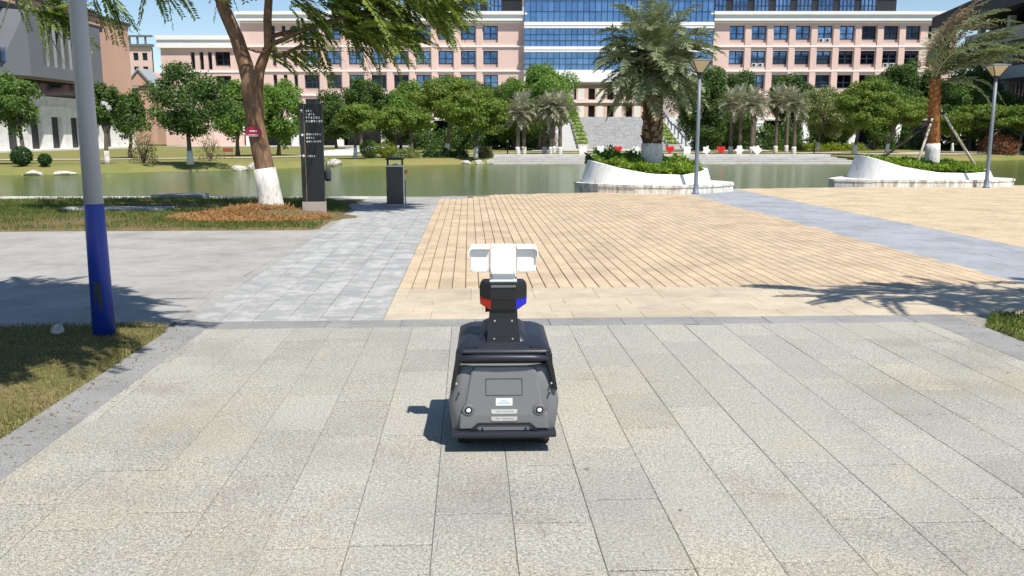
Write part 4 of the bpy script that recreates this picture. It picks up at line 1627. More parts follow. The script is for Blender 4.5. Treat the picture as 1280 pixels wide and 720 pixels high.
for i, (X, Y, h) in enumerate(PALMS):
    if i < 2: Y = max(Y, 69.5 + i)
    root = thing("palm_tree", PL[i], "palm tree", (X, Y, -.02), group="silvery palms on the far bank")
    palm_trunk(root, .17, .13, h, "bark_grey", .62, scales=False, seed=i)
    g = random.Random(40 + i)
    for k in range(40):
        t_ = k / 40
        o = link("frond", FF[min(5, int(t_ * 6))], root, (0, 0, h + .12 * (1 - t_)))
        o.rotation_euler = (g.uniform(-.15, .15), g.uniform(-.12, .12), k * 2.39996 + g.uniform(-.3, .3))
        s_ = g.uniform(.8, 1.1); o.scale = (s_, s_, s_)


# ---- leaning tree with feathery compound leaves
def sprays_mesh(name, groups, seed, mat="leaf_spray"):
    """groups: (centre, radii, count, main direction); each spray is a rib with two rows of leaflets"""
    g = np.random.default_rng(seed)
    C, D = [], []
    for c, rad, n, dr in groups:
        p = unit(g.normal(size=(n, 3))) * (g.uniform(0, 1, n) ** (1 / 2.6))[:, None] * np.array(rad) + np.array(c)
        C.append(p)
        D.append(unit(np.array(dr) + g.normal(size=(n, 3)) * .42))
    C = np.concatenate(C); D = np.concatenate(D)
    n = len(C)
    L = g.uniform(.5, .85, n)[:, None]
    side = unit(np.cross(D, np.array([0, 0, 1.0]) + g.normal(size=(n, 3)) * .35))
    pos, dirs, nr, ln = [], [], [], []
    K = 21
    for k in range(K):
        s_ = (k + 1) / K
        p = C + D * L * s_ + np.array([0, 0, -.20]) * s_ ** 2
        for sg in (-1, 1):
            pos.append(p)
            dirs.append(D * .62 + side * sg * .95 + np.array([0, 0, -.14]) + g.normal(size=(n, 3)) * .1)
            nr.append(np.cross(side, D) + g.normal(size=(n, 3)) * .2)
            ln.append(np.full(n, .15 * (1 - .6 * abs(s_ - .4))))
    pos = np.concatenate(pos); ln = np.concatenate(ln)
    return leaves_mesh(name, pos, np.concatenate(dirs), np.concatenate(nr), ln * g.uniform(.85, 1.15, len(ln)), ln * .36, mat)


lt = thing("tree", "tall leaning tree with forked brown trunk and whitewashed foot beside the black sign", "tree", (-4.60, 16.9, 0))
mb = MB()
mb.tube([(0, 0, -.05), (-.03, 0, .3), (-.12, 0, .95), (-.24, 0, 1.7), (-.28, 0, 2.3), (-.24, 0, 2.75)],
        [.24, .20, .175, .172, .195, .21], 16, jit=.035)
mb.tube([(-.27, 0, 2.35), (-.38, 0, 2.8), (-.52, 0, 3.3), (-.72, 0, 3.8), (-.92, .1, 4.5), (-1.3, .2, 5.6)], [.16, .142, .128, .12, .10, .06], 12, jit=.03)
mb.tube([(-.22, 0, 2.45), (-.06, 0, 2.85), (.08, -.03, 3.12), (.08, -.03, 3.6), (.15, 0, 4.3), (.5, .1, 5.6)], [.11, .10, .085, .078, .07, .04], 10, jit=.03)
for b_ in ([(.12, -.03, 3.15), (.6, -.3, 3.3), (1.4, -.5, 3.55), (2.6, -.5, 3.7)], [(.1, -.03, 3.3), (.7, .4, 3.5), (1.5, .6, 3.8), (2.4, .7, 3.9)],
           [(.12, 0, 3.05), (-.1, -.2, 3.02), (-.35, -.35, 3.1)], [(.14, 0, 4.2), (1.2, -.4, 4.35), (2.4, -.5, 4.3), (3.4, -.3, 4.0)],
           [(.15, 0, 2.95), (.4, -.3, 2.95), (.8, -.5, 3.1), (1.2, -.6, 3.0)],
           [(-.8, .1, 4.4), (-1.6, -.2, 4.35), (-2.6, -.4, 4.05), (-3.6, -.5, 3.75)], [(-.8, .1, 4.4), (-1.5, .5, 4.7), (-2.6, .7, 4.6)],
           [(.3, 0, 5), (1.5, .6, 5.4), (2.8, .8, 5.3)], [(-1, .2, 5), (-2, -.8, 5.6), (-3, -1, 5.7)], [(.4, .1, 5.4), (.2, 1.2, 6), (.4, 2, 6.2)]):
    mb.tube(b_, list(np.linspace(.05, .012, len(b_))), 6, cap=False)
mb.build("trunk", "bark", lt)
mb = MB()
mb.tube([(0, 0, -.05), (-.02, 0, .18), (-.06, 0, .5), (-.108, 0, .88)], [.27, .236, .216, .205], 18, jit=.03)
mb.build("painted_base", "whitewash", lt)
SW = (.92, -.1, -.34)
link("crown", sprays_mesh("crown", [
    ((1.75, 0, 3.95), (1.5, 1.3, .42), 125, SW), ((2.2, 0, 4.5), (1.9, 1.4, .4), 95, SW), ((3.0, -.2, 3.9), (.7, .7, .26), 40, SW),
    ((1.2, -.3, 3.4), (.9, .7, .25), 30, SW), ((2.1, -.2, 3.4), (.8, .8, .22), 46, SW), ((.4, -.3, 3.05), (.4, .4, .2), 12, SW),
    ((-3.75, -.5, 3.72), (.5, .4, .12), 22, (.8, 0, -.3)), ((-2.75, -.4, 4.0), (.3, .3, .12), 9, (.5, 0, -.85)), ((-1.9, -.1, 4.3), (.35, .3, .12), 8, (.4, 0, -.9)),
    ((-4.1, -.4, 4.25), (.5, .5, .12), 8, (.5, 0, -.7)), ((-1.0, 0, 4.75), (.9, .8, .25), 22, (.3, 0, -.8)),
    ((-.3, 0, 6.0), (3.6, 2.8, .95), 520, (.5, 0, -.4))], 77), lt)


# ================================================================== planters
def planter(name, label, foot, cx, cy, a, b, rim_pts, foot_h, plants, seed, soil_z):
    """foot: plan outline of the plinth; wall: oval shell whose rim height follows rim_pts (x fraction -> height)"""
    root = thing(name, label, "planter", (0, 0, 0))
    mb = MB()
    mb.prism(foot, -0.7, foot_h)
    # overhanging top edge of the plinth
    c = Vector((sum(p[0] for p in foot) / len(foot), sum(p[1] for p in foot) / len(foot)))
    big = [(c.x + (p[0] - c.x) * 1.012, c.y + (p[1] - c.y) * 1.012) for p in foot]
    mb.prism(big, foot_h - .05, foot_h + .012)
    mb.build("plinth", "planter_foot", root)
    n = 72
    mb = MB()
    xr = [q[0] for q in rim_pts]; zr = [q[1] for q in rim_pts]
    bot, top, tin, deep = [], [], [], []
    for k in range(n):
        t_ = 2 * PI * k / n
        ct, s_ = math.cos(t_), math.sin(t_)
        px_ = math.copysign(abs(ct) ** .8, ct); py_ = math.copysign(abs(s_) ** .8, s_)
        z = float(np.interp(px_, xr, zr))
        sh = .90 if px_ < 0 else .94
        bot.append((cx + a * px_, cy + b * py_, foot_h))
        top.append((cx + a * sh * px_, cy + b * .93 * py_, z))
        tin.append((cx + (a * sh - .09) * px_, cy + (b * .93 - .09) * py_, z - .005))
        deep.append((cx + (a * sh - .12) * px_, cy + (b * .93 - .12) * py_, soil_z - .25))
    r0 = mb.ring(bot); r1 = mb.ring(top); r2 = mb.ring(tin); r3 = mb.ring(deep)
    mb.bridge(r0, r1, 0, False); mb.bridge(r1, r2, 0, False); mb.bridge(r2, r3, 0, False)
    mb.build("bowl", "planter_white", root)
    mb = MB()
    so = []
    for k in range(n):
        t_ = 2 * PI * k / n
        ct, s_ = math.cos(t_), math.sin(t_)
        px_ = math.copysign(abs(ct) ** .8, ct); py_ = math.copysign(abs(s_) ** .8, s_)
        so.append((cx + (a * .92 - .1) * px_, cy + (b * .93 - .1) * py_, min(soil_z, float(np.interp(px_, xr, zr)) - .06)))
    r = mb.ring(so); cc = mb.ring([(cx + q[0] * .5, cy + q[1] * .5, soil_z + .06) for q in [((p[0] - cx), (p[1] - cy)) for p in so]])
    mb.bridge(r, cc); mb.face(cc)
    mb.build("soil", "soil", root)
    return root


def cover(name, label, cx, cy, a, b, base, n, mats, seed, hole, hfun, leaf=.09):
    g = np.random.default_rng(seed)
    ang = g.uniform(0, 2 * PI, n); rr_ = np.sqrt(g.uniform(0, 1, n))
    x = np.cos(ang) * rr_; y = np.sin(ang) * rr_
    x = np.sign(x) * abs(x) ** .85; y = np.sign(y) * abs(y) ** .85
    X = cx + a * x; Y = cy + b * y
    keep = (X - hole[0]) ** 2 + (Y - hole[1]) ** 2 > .33 ** 2
    hh = hfun(x, y) * (.8 + .35 * np.sin(X * 5 + seed) * np.sin(Y * 6)) * g.uniform(.35, 1, n)
    pos = np.column_stack([X, Y, base + hh])[keep]
    m_ = len(pos)
    dr = g.normal(size=(m_, 3)) + np.array([0, 0, .7]); nr = g.normal(size=(m_, 3)) * .7 + np.array([0, 0, 1])
    L = leaf * g.uniform(.6, 1.4, m_)
    o = link(name, leaves_mesh(name, pos, dr, nr, L, L * .5, mats))
    return tag(o, label, "plants", kind="stuff")


foot1 = [(1.75, 24.75), (1.78, 24.25), (2.3, 23.55), (3.2, 23.0), (4.3, 22.78), (5.2, 23.15), (6.0, 24.0), (6.12, 24.7), (5.4, 26.2), (4.0, 26.8), (2.4, 26.2)]
planter("stone_planter", "white boat shaped planter with the date palm, left of the two", foot1, 3.72, 24.75, 1.78, 1.6,
        [(-1, .82), (-.85, .76), (-.6, .66), (-.3, .57), (0, .50), (.5, .47), (.85, .55), (1, .60)], .21, None, 1, .46)
cover("ground_cover", "leafy green ground cover in the planter with the date palm", 3.72, 24.75, 1.5, 1.36, .44, 22000, "leaf_groundcover", 3, (3.86, 24.6),
      lambda x, y: .36 - .14 * x + .06 * y + .14 * (y > -.1), .095)
cover("hedge_plants", "darker taller plants at the left back of the date palm planter", 3.05, 25.3, .95, .8, .5, 6500, "leaf_mid", 4, (3.86, 24.6),
      lambda x, y: .42 + 0 * x, .09)
foot2 = [(9.62, 26.9), (9.62, 26.35), (10.6, 25.95), (12.4, 25.72), (14.0, 25.85), (15.0, 26.45), (15.2, 27.0), (14.4, 28.6), (12.4, 29.2), (10.6, 28.4)]
planter("stone_planter", "white boat shaped planter with the propped palm, right of the two", foot2, 12.55, 27.35, 2.1, 1.45,
        [(-1, .88), (-.85, .77), (-.6, .61), (-.3, .50), (0, .42), (.5, .40), (.85, .42), (1, .48)], .20, None, 2, .40)
cover("ground_cover", "low green ground cover in the planter with the propped palm", 12.55, 27.35, 1.8, 1.25, .38, 22000, "leaf_groundcover", 5, (12.95, 27.4),
      lambda x, y: .34 - .10 * x + .06 * y, .095)
cover("dry_plants", "dry orange patch beside the propped palm foot", 13.45, 26.9, .5, .3, .42, 900, "mulch", 6, (12.95, 27.4), lambda x, y: .16 + 0 * x, .1)

# wooden props of the palm
pl_ = ["pale wooden prop leaning on the left side of the bent palm", "pale wooden prop leaning on the right side of the bent palm",
       "dark prop at the far left of the bent palm", "dark prop right behind the bent palm trunk"]
PR = [((12.15, 26.75, .45), (12.75, 27.2, 1.95), "prop_wood"), ((14.15, 26.9, .42), (13.05, 27.3, 2.25), "prop_wood"),
      ((11.2, 28.0, .45), (12.75, 27.6, 1.75), "bark_grey"), ((13.55, 28.1, .42), (13.05, 27.6, 2.0), "bark_grey")]
for lab, (a_, b_, m_) in zip(pl_, PR):
    root = thing("prop_pole", lab, "prop", a_, group="props round the bent palm")
    v = Vector(b_) - Vector(a_)
    mb = MB(); mb.tube([(0, 0, -.1) if False else tuple(v * -.03), tuple(v * .5), tuple(v * 1.03)], [.042, .038, .033], 9, jit=.04)
    mb.build("pole", m_, root)
    mb = MB(); mb.tube([tuple(v * .93), tuple(v * .97)], .046, 9); mb.build("binding", "cloth_dark", root)


# ================================================================== street furniture
def lamp_post(label, X, Y, h):
    root = thing("street_lamp", label, "lamp post", (X, Y, 0), group="lamp posts at the plaza edge")
    mb = MB()
    mb.lathe([(.105, -.01), (.105, .03), (.075, .05), (.07, .22), (.055, .28), (.05, 1.6), (.045, h - .36)], 14)
    mb.build("post", "lamp_grey", root)
    mb = MB()
    mb.lathe([(.045, h - .37), (.075, h - .34), (.085, h - .30), (.07, h - .285)], 12)
    for sx, sy in ((1, 1), (1, -1), (-1, 1), (-1, -1)):
        mb.tube([(.075 * sx, .075 * sy, h - .30), (.232 * sx, .232 * sy, h - .015)], .013, 6)
    mb.build("lantern_frame", "lamp_black", root)
    mb = MB()
    lo = mb.ring([(.07 * sx, .07 * sy, h - .29) for sx, sy in ((-1, -1), (1, -1), (1, 1), (-1, 1))])
    hi = mb.ring([(.222 * sx, .222 * sy, h - .02) for sx, sy in ((-1, -1), (1, -1), (1, 1), (-1, 1))])
    mb.bridge(lo, hi, 0, False); mb.face(hi)
    mb.build("lantern_glass", "lamp_glass", root)
    mb = MB()
    mb.box(-.262, .262, -.262, .262, h - .018, h + .012, 0, .008)
    lo = mb.ring([(.25 * sx, .25 * sy, h + .011) for sx, sy in ((-1, -1), (1, -1), (1, 1), (-1, 1))])
    hi = mb.ring([(.06 * sx, .06 * sy, h + .05) for sx, sy in ((-1, -1), (1, -1), (1, 1), (-1, 1))])
    mb.bridge(lo, hi, 0, False); mb.face(hi)
    mb.build("cap", "lamp_grey", root)


lamp_post("grey lamp post with cream lantern in front of the date palm planter", 4.77, 22.95, 3.36)
lamp_post("grey lamp post with cream lantern in front of the propped palm planter", 13.70, 25.55, 3.44)

# pole on the left lawn
bp = thing("steel_pole", "round pole, blue below and pale grey above, on the left lawn", "pole", (-3.06, 6.45, 0))
mb = MB(); mb.lathe([(.0665, 1.005), (.058, 2.5), (.05, 5.8), (.035, 5.9)], 28); o = mb.build("upper_tube", "pole_grey", bp)
mb = MB(); mb.lathe([(.081, -.02), (.069, 1.0), (.0675, 1.004)], 28); mb.build("blue_tube", "pole_blue", bp)
mb = MB(); mb.box(-.018, .035, -.0768, -.06, .22, .44, 0, .003); mb.build("service_hatch", "frame_blue", bp)

# black wayfinding sign
ks = thing("way_sign", "tall black wayfinding sign with white lettering beside the leaning tree", "sign", (-3.72, 16.6, 0), R(6))
mb = MB(); mb.box(-.215, .215, -.085, .085, -.02, .27, 0, .006); mb.build("base", "sign_base", ks)
mb = MB(); mb.box(-.205, .205, -.075, .075, .27, 2.07, 0, .004); mb.build("panel", "sign_black", ks)
mb = MB(); mb.box(-.208, -.128, -.0775, .0775, .275, 2.075, 0, .004); mb.build("side_strip", "sign_side", ks)
mb = MB(); mb.box(-.128, -.120, -.082, -.07, .275, 2.07); mb.build("brass_line", "brass", ks)
g = random.Random(3)
mb = MB()


def glyph(mb, x, z, s):
    """one character-sized cluster of strokes"""
    y0, y1 = -.0785, -.0745
    for k in range(4):
        if g.random() < .8:
            zz = z + s * (k + .2) / 4.2
            xa = x + s * g.uniform(0, .25); xb = x + s * g.uniform(.7, .95)
            mb.box(xa, xb, y0, y1, zz, zz + s * .12)
    xx = x + s * g.uniform(.2, .7)
    mb.box(xx, xx + s * .13, y0 - .0006, y1, z, z + s * .95)


for z, nch, x0, s in ((1.925, 3, -.095, .038), (1.865, 4, -.095, .042), (1.80, 6, -.095, .042), (1.735, 7, -.095, .042),
                      (1.50, 7, -.095, .036), (1.435, 4, -.095, .036), (1.37, 7, -.095, .036), (1.10, 4, -.095, .036)):
    for k in range(nch):
        glyph(mb, x0 + k * s * 1.08, z, s)
o = mb.build("lettering", "cutout_white", ks); o["kind"] = "stuff"
for z, sh in ((1.915, "up"), (1.485, "left"), (1.105, "right")):
    mb = MB()
    if sh == "up":
        mb.prism([(-.165, z), (-.155, z), (-.155, z + .035), (-.140, z + .022), (-.140, z + .034), (-.160, z + .056), (-.180, z + .034), (-.180, z + .022), (-.165, z + .035)], -.0815, -.074, 0, 'y')
    else:
        q = 1 if sh == "right" else -1
        P_ = [(-.032, -.006), (.005, -.006), (-.010, -.024), (.004, -.024), (.030, 0), (.004, .024), (-.010, .024), (.005, .006), (-.032, .006)]
        mb.prism([(-.160 + q * p[0], z + .02 + p[1]) for p in P_][::q], -.0815, -.074, 0, 'y')
    mb.build("arrow", "cutout_white", ks)
bg_ = thing("hanging_bag", "dark rounded bag sticking out behind the right edge of the black sign", "bag", (-3.47, 16.72, .62))
mb = MB()
mb.lathe([(.015, .02), (.05, .03), (.062, .09), (.06, .2), (.045, .26), (.02, .28)], 14)
mb.build("bag_body", "cloth_dark", bg_)
mb = MB(); mb.tube([(-.03, 0, .28), (-.02, 0, .38), (-.10, 0, .46), (-.16, -.02, .50)], .009, 6); mb.build("strap", "cloth_dark", bg_)

# litter bin
tb = thing("litter_bin", "dark grey square litter bin with raised lid at the water edge", "litter bin", (-2.50, 19.05, 0), R(4))
mb = MB(); mb.box(-.19, .165, -.19, .19, .05, .84, 0, .012); mb.build("body", "bin_dark", tb)
mb = MB(); mb.box(-.185, .165, -.185, .185, -.01, .05); mb.build("plinth", "sign_base", tb)
mb = MB(); mb.box(-.195, .175, -.197, .197, .838, .872, 0, .006); mb.build("rim", "silver", tb)
mb = MB(); mb.box(.168, .188, -.196, -.17, .0, .84); mb.build("edge_trim", "silver", tb)
mb = MB()
mb.tube([(.21, -.15, .05), (.215, -.15, .55)], .012, 8); mb.box(.17, .225, -.16, -.14, .28, .31); mb.box(.17, .225, -.16, -.14, .5, .53)
mb.build("door_bar", "lamp_grey", tb)
for sx in (-1, 1):
    for sy in (-1, 1):
        mb = MB(); mb.box(-.012, .012, -.012, .012, .86, .98)
        mb.build("lid_post", "lamp_black", tb, (sx * .155 - .01, sy * .15, 0))
mb = MB(); mb.box(-.2, .18, -.2, .2, .98, 1.01, 0, .01); mb.box(-.16, .14, -.16, .16, 1.008, 1.03, 0, .008); mb.build("lid", "sign_side", tb)
mb = MB(); mb.box(-.06, .05, -.06, .05, .872, .90, 0, .01); mb.build("ash_tray", "silver", tb)
oc = MB(); oc.lathe([(.01, 0), (.045, .01), (.055, .045), (.04, .08), (.012, .09)], 12)
tag(oc.build("hanging_pouch", "orange", None, (-2.25, 18.98, .68)), "small orange pouch hanging on the side of the litter bin", "pouch")

# red oval plaque on the trunk
tp_ = thing("tree_plaque", "crimson oval plaque tied to the leaning trunk", "plaque", (-4.83, 16.70, 1.56))
mb = MB()
el = [(.155 * math.cos(t_), .105 * math.sin(t_) * (1 if math.sin(t_) > 0 else .85)) for t_ in np.linspace(0, 2 * PI, 28, endpoint=False)]
mb.prism(el, -.02, .012, 0, 'y'); mb.build("plate", "plaque_red", tp_)
mb = MB()
for z in (-.055, -.078):
    mb.box(-.10, .10, -.024, -.018, z, z + .007)
for k in range(5):
    mb.box(-.07 + .03 * k, -.05 + .03 * k, -.0235, -.018, .0 + .008 * (k % 2), .03)
mb.build("white_lines", "sticker", tp_)
mb = MB()
for z in (-.04, .03, .08):
    bmx = bmesh.new(); bmesh.ops.create_icosphere(bmx, subdivisions=2, radius=.022)
    for q in bmx.verts: q.co += Vector((-.175, -.01, z))
    mb.add_bm(bmx, 0, True); bmx.free()
mb.build("white_buds", "sticker", tp_)


# ================================================================== small things on the far bank
def outline_prism(label, cat, name, X, Y, poly, th, mat, z=0.0, group=None):
    root = thing(name, label, cat, (X, Y, z), group=group)
    mb = MB(); mb.prism(poly, -th / 2, th / 2, 0, 'y'); mb.build("board", mat, root)
    mb = MB()
    for s_ in (-.12, .12):
        mb.box(s_ - .015, s_ + .015, th / 2, th / 2 + .35, -.02, .02)
        mb.box(s_ - .012, s_ + .012, th / 2, th / 2 + .03, 0, .3)
    mb.build("stand", "lamp_grey", root)
    return root


heart = []
for t_ in np.linspace(0, 2 * PI, 40, endpoint=False):
    hx = 16 * math.sin(t_) ** 3; hz = 13 * math.cos(t_) - 5 * math.cos(2 * t_) - 2 * math.cos(3 * t_) - math.cos(4 * t_)
    heart.append((hx / 16 * .34, hz / 16 * .34 + .42))


def petal(k, amp, ph, sx, sz):
    return [((sx + amp * math.cos(k * t_ + ph)) * math.cos(t_), .36 + (sz + amp * math.cos(k * t_ + ph)) * math.sin(t_)) for t_ in np.linspace(0, 2 * PI, 48, endpoint=False)]


figure = [(-.3, 0), (-.1, 0), (-.08, .07), (.08, .07), (.1, 0), (.3, 0), (.27, .12), (.3, .3), (.26, .55), (.3, .68), (.18, .72), (0, .66), (-.18, .72), (-.3, .68), (-.26, .55), (-.3, .3), (-.27, .12)]
jig = petal(4, .06, 0, .30, .32)
CUT = [(5.6, figure, 0, "first"), (6.97, figure, 0, "second"), (8.34, heart, 1, "first"), (9.77, petal(4, .05, PI, .29, .31), 0, "third"), (11.14, jig, 0, "fourth"),
       (12.44, heart, 1, "second"), (13.81, petal(4, .05, PI, .31, .33), 0, "fifth"), (15.31, petal(5, .06, .5, .27, .3), 0, "sixth"), (16.48, heart, 1, "third"),
       (17.92, petal(6, .06, .2, .29, .32), 0, "seventh"), (19.35, jig, 0, "eighth")]
for x_, po, red, nn_ in CUT:
    outline_prism(("red heart cut-out standing on the far lawn, %s heart from the left" % nn_) if red else
                  ("white cut-out board standing on the far lawn, %s white one from the left" % nn_), "cut-out", "heart_cutout" if red else "white_cutout",
                  x_, 70.2, po, .08, "heart_red" if red else "cutout_white", -.02, "red heart cut-outs" if red else "white cut-out boards")


def rock(label, X, Y, z, s, seed, group):
    g = random.Random(seed)
    bm = bmesh.new(); bmesh.ops.create_icosphere(bm, subdivisions=3, radius=1)
    pl = [Vector((g.gauss(0, 1), g.gauss(0, 1), g.gauss(0, 1))).normalized() for _ in range(9)]
    for v in bm.verts:
        d = v.co.normalized(); r_ = 1.0
        for p in pl:
            c_ = d.dot(p)
            if c_ > .55: r_ = min(r_, .62 / c_ + g.uniform(0, .02))
        v.co = Vector((d.x * r_ * s[0], d.y * r_ * s[1], max(-.25, d.z * r_) * s[2]))
    mb = MB(); mb.add_bm(bm); bm.free()
    tag(mb.build("rock", "rock", None, (X, Y, z), g.uniform(0, 3)), label, "rock", group)


rk = [("flat pale rock at the water line below the smaller round bush", -22.6, 41.9, -.32, (.55, .4, .24)),
      ("long pale rock at the water line just left of the blue pole", -21.4, 42.3, -.32, (.7, .35, .2)),
      ("largest rock of the heap on the bank below the big dark tree", -14.2, 49.0, -.22, (.55, .4, .42)),
      ("left rock of the heap below the big dark tree", -15.1, 48.7, -.28, (.45, .35, .25)),
      ("small low rock in front of the heap below the big dark tree", -14.7, 48.3, -.34, (.5, .3, .2)),
      ("pale boulder at the water line right of the black sign", -10.9, 54.2, -.24, (.55, .4, .34)),
      ("left rock of the row at the foot of the waterside steps", -3.0, 58.4, -.3, (.5, .35, .24)),
      ("middle rock of the row at the foot of the waterside steps", -2.2, 58.9, -.3, (.45, .35, .30)),
      ("right rock of the row at the foot of the waterside steps", -1.5, 59.2, -.3, (.4, .3, .26))]
for i, (l_, x_, y_, z_, s_) in enumerate(rk):
    rock(l_, x_, y_, z_, s_, 60 + i, "pale rocks along the far water line")
rock("small grey stone lying in the grass left of the blue pole", -3.40, 6.45, .05, (.07, .055, .06), 90, "stones in the lawn")
bs_ = thing("bench_sign", "small red board on two posts left of the leaning tree", "sign board", (-18.6, 58.3, 0))
mb = MB(); mb.box(-.33, .33, -.02, .02, .42, .68, 0, .01); mb.build("board", "bench_red", bs_)
for s_ in (-.26, .26):
    mb = MB(); mb.box(s_ - .02, s_ + .02, -.015, .015, -.02, .43); mb.build("post", "bench_red", bs_)
bo = [("slim dark bollard light at the right end of the palm row", 24.6, 72.5), ("slim dark bollard light left of the first palm clump", -0.35, 71.0)]
for l_, x_, y_ in bo:
    root = thing("bollard_light", l_, "bollard", (x_, y_, 0), group="slim bollard lights")
    mb = MB(); mb.lathe([(.05, -.02), (.05, .9), (.045, .92)], 10); mb.build("post", "lamp_black", root)
    mb = MB(); mb.lathe([(.06, .92), (.065, 1.1), (.05, 1.14)], 10); mb.build("lamp_head", "lamp_glass", root)

# person far away by the garden wall
pe = thing("person", "person in white top and dark trousers walking behind the garden wall at far right", "person", (61.8, 110, 0))
me = bpy.data.meshes.new("body")
J = [((0, 0, .95), .13), ((0, 0, 1.2), .13), ((0, 0, 1.38), .14), ((0, 0, 1.5), .055), ((0, -.01, 1.62), .095), ((0, 0, 1.72), .075),
     ((.19, 0, 1.38), .06), ((.24, .03, 1.1), .045), ((.24, -.06, .86), .035), ((-.19, 0, 1.38), .06), ((-.24, -.02, 1.1), .045), ((-.22, -.1, .87), .035),
     ((.1, 0, .88), .085), ((.11, -.08, .48), .06), ((.11, .02, .08), .04), ((.11, -.1, .04), .04),
     ((-.1, 0, .88), .085), ((-.11, .06, .48), .06), ((-.11, .2, .1), .04), ((-.11, .1, .04), .04)]
ED = [(0, 1), (1, 2), (2, 3), (3, 4), (4, 5), (2, 6), (6, 7), (7, 8), (2, 9), (9, 10), (10, 11), (0, 12), (12, 13), (13, 14), (14, 15), (0, 16), (16, 17), (17, 18), (18, 19)]
me.from_pydata([j[0] for j in J], ED, [])
for mm in ("cloth_white", "cloth_dark", "skin"):
    me.materials.append(MATS[mm])
po = link("body", me, pe)
sk = po.modifiers.new("skin", 'SKIN')
for sv, j in zip(me.skin_vertices[0].data, J):
    sv.radius = (j[1], j[1])
me.skin_vertices[0].data[0].use_root = True
po.modifiers.new("smooth", 'SUBSURF').levels = 1
dg = bpy.context.evaluated_depsgraph_get()
me2 = bpy.data.meshes.new_from_object(po.evaluated_get(dg))
po.modifiers.clear(); po.data = me2
for p in me2.polygons:
    z, x = p.center.z, abs(p.center.x)
    p.material_index = 2 if z > 1.5 or (x > .2 and z < 1.05) else (0 if z > .95 else 1)
    p.use_smooth = True
mb = MB(); mb.lathe([(.10, 1.60), (.115, 1.66), (.10, 1.74), (.05, 1.79)], 12, (0, .015)); mb.build("hair", "cloth_dark", pe)

# ================================================================== patrol robot
rbt = thing("patrol_robot", "dark grey wheeled patrol robot with mast and three white panels seen from behind", "robot", (-0.038, 4.04, 0), R(1.5))


def rring(mb, hw, y0, y1, z, rc, n=5, skew=0.0):
    """rounded rectangle ring at height z"""
    pts = []
    for cx_, cy_, a0 in ((hw - rc, y0 + rc, -90), (hw - rc, y1 - rc, 0), (-hw + rc, y1 - rc, 90), (-hw + rc, y0 + rc, 180)):
        for k in range(n + 1):
            t_ = R(a0 + 90 * k / n)
            pts.append((cx_ + rc * math.cos(t_), cy_ + rc * math.sin(t_), z))
    return mb.ring(pts)


def loft(mb, secs, mi=0, cap=True):
    prev = None
    for s_ in secs:
        r_ = rring(mb, *s_)
        if prev: mb.bridge(prev, r_, mi, True)
        elif cap: mb.face(r_[::-1], mi)
        prev = r_
    if cap: mb.face(prev, mi)


# chassis skirt and wheels
mb = MB(); loft(mb, [(.21, .05, .60, .035, .05), (.215, .045, .61, .04, .05), (.225, .03, .62, .085, .05)]); mb.build("underbody", "plastic_black", rbt)
for sx in (-1, 1):
    for yy_ in (.14, .50):
        mb = MB(); mb.tube([(sx * .155, yy_, .062), (sx * .165, yy_, .062), (sx * .205, yy_, .062), (sx * .213, yy_, .062)], [.054, .0625, .0625, .055], 20)
        wh_ = mb.build("wheel", "rubber", rbt)
        mb = MB(); mb.tube([(sx * .205, yy_, .062), (sx * .2155, yy_, .062)], [.034, .03], 14); mb.build("rim", "silver", wh_)
# lower body
mb = MB()
loft(mb, [(.228, .015, .64, .078, .055), (.236, .006, .65, .10, .055), (.246, .002, .66, .19, .055), (.252, .006, .66, .25, .055), (.240, .018, .65, .33, .055),
          (.222, .034, .64, .43, .05), (.213, .05, .62, .452, .045)])
mb.build("body", "plastic_grey", rbt)
# flank trims
for sx in (-1, 1):
    mb = MB()
    mb.prism([(sx * .226, .322), (sx * .2425, .322), (sx * .227, .425), (sx * .219, .465), (sx * .217, .512), (sx * .188, .512), (sx * .188, .478), (sx * .203, .445)][::sx], .006, .13, 0, 'y')
    mb.build("side_trim", "plastic_black", rbt)
# raised rear panel, chamfered edge
mb = MB()


def rear_y(z):
    return .002 + max(0, z - .19) * .125


po_ = [(-.205, .118), (.205, .118), (.203, .19), (.178, .25), (.150, .42), (.128, .445), (-.128, .445), (-.150, .42), (-.178, .25), (-.203, .19)]
a = mb.ring([(x_, rear_y(z_) + .01, z_) for x_, z_ in po_])
b = mb.ring([(x_ * .97, rear_y(z_) - .012, z_ * .985 + .004) for x_, z_ in po_])
c = mb.ring([(x_ * .93, rear_y(z_) - .014, z_ * .965 + .009) for x_, z_ in po_])
mb.bridge(a, b, 0, False); mb.bridge(b, c, 0, False)
mid_ = mb.ring([(0, rear_y(.19) - .0145, .19), (0, rear_y(.25) - .0145, .25)])
mb.face((c[0], c[1], c[2], c[9])); mb.face((c[9], c[2], c[3], c[8])); mb.face((c[8], c[3], c[4], c[7])); mb.face((c[7], c[4], c[5], c[6]))
panel = mb.build("rear_panel", "plastic_grey_light", rbt)


def on_rear(mb, x0, x1, z0, z1, d0, d1, mi=0):
    """thin block lying on the sloping rear panel"""
    q = [(x0, z0), (x1, z0), (x1, z1), (x0, z1)]
    a_ = mb.ring([(x_, rear_y(z_) - .014 - d0, z_) for x_, z_ in q]); b_ = mb.ring([(x_, rear_y(z_) - .014 - d1, z_) for x_, z_ in q])
    mb.bridge(a_, b_, mi, False); mb.face(a_[::-1], mi); mb.face(b_, mi)


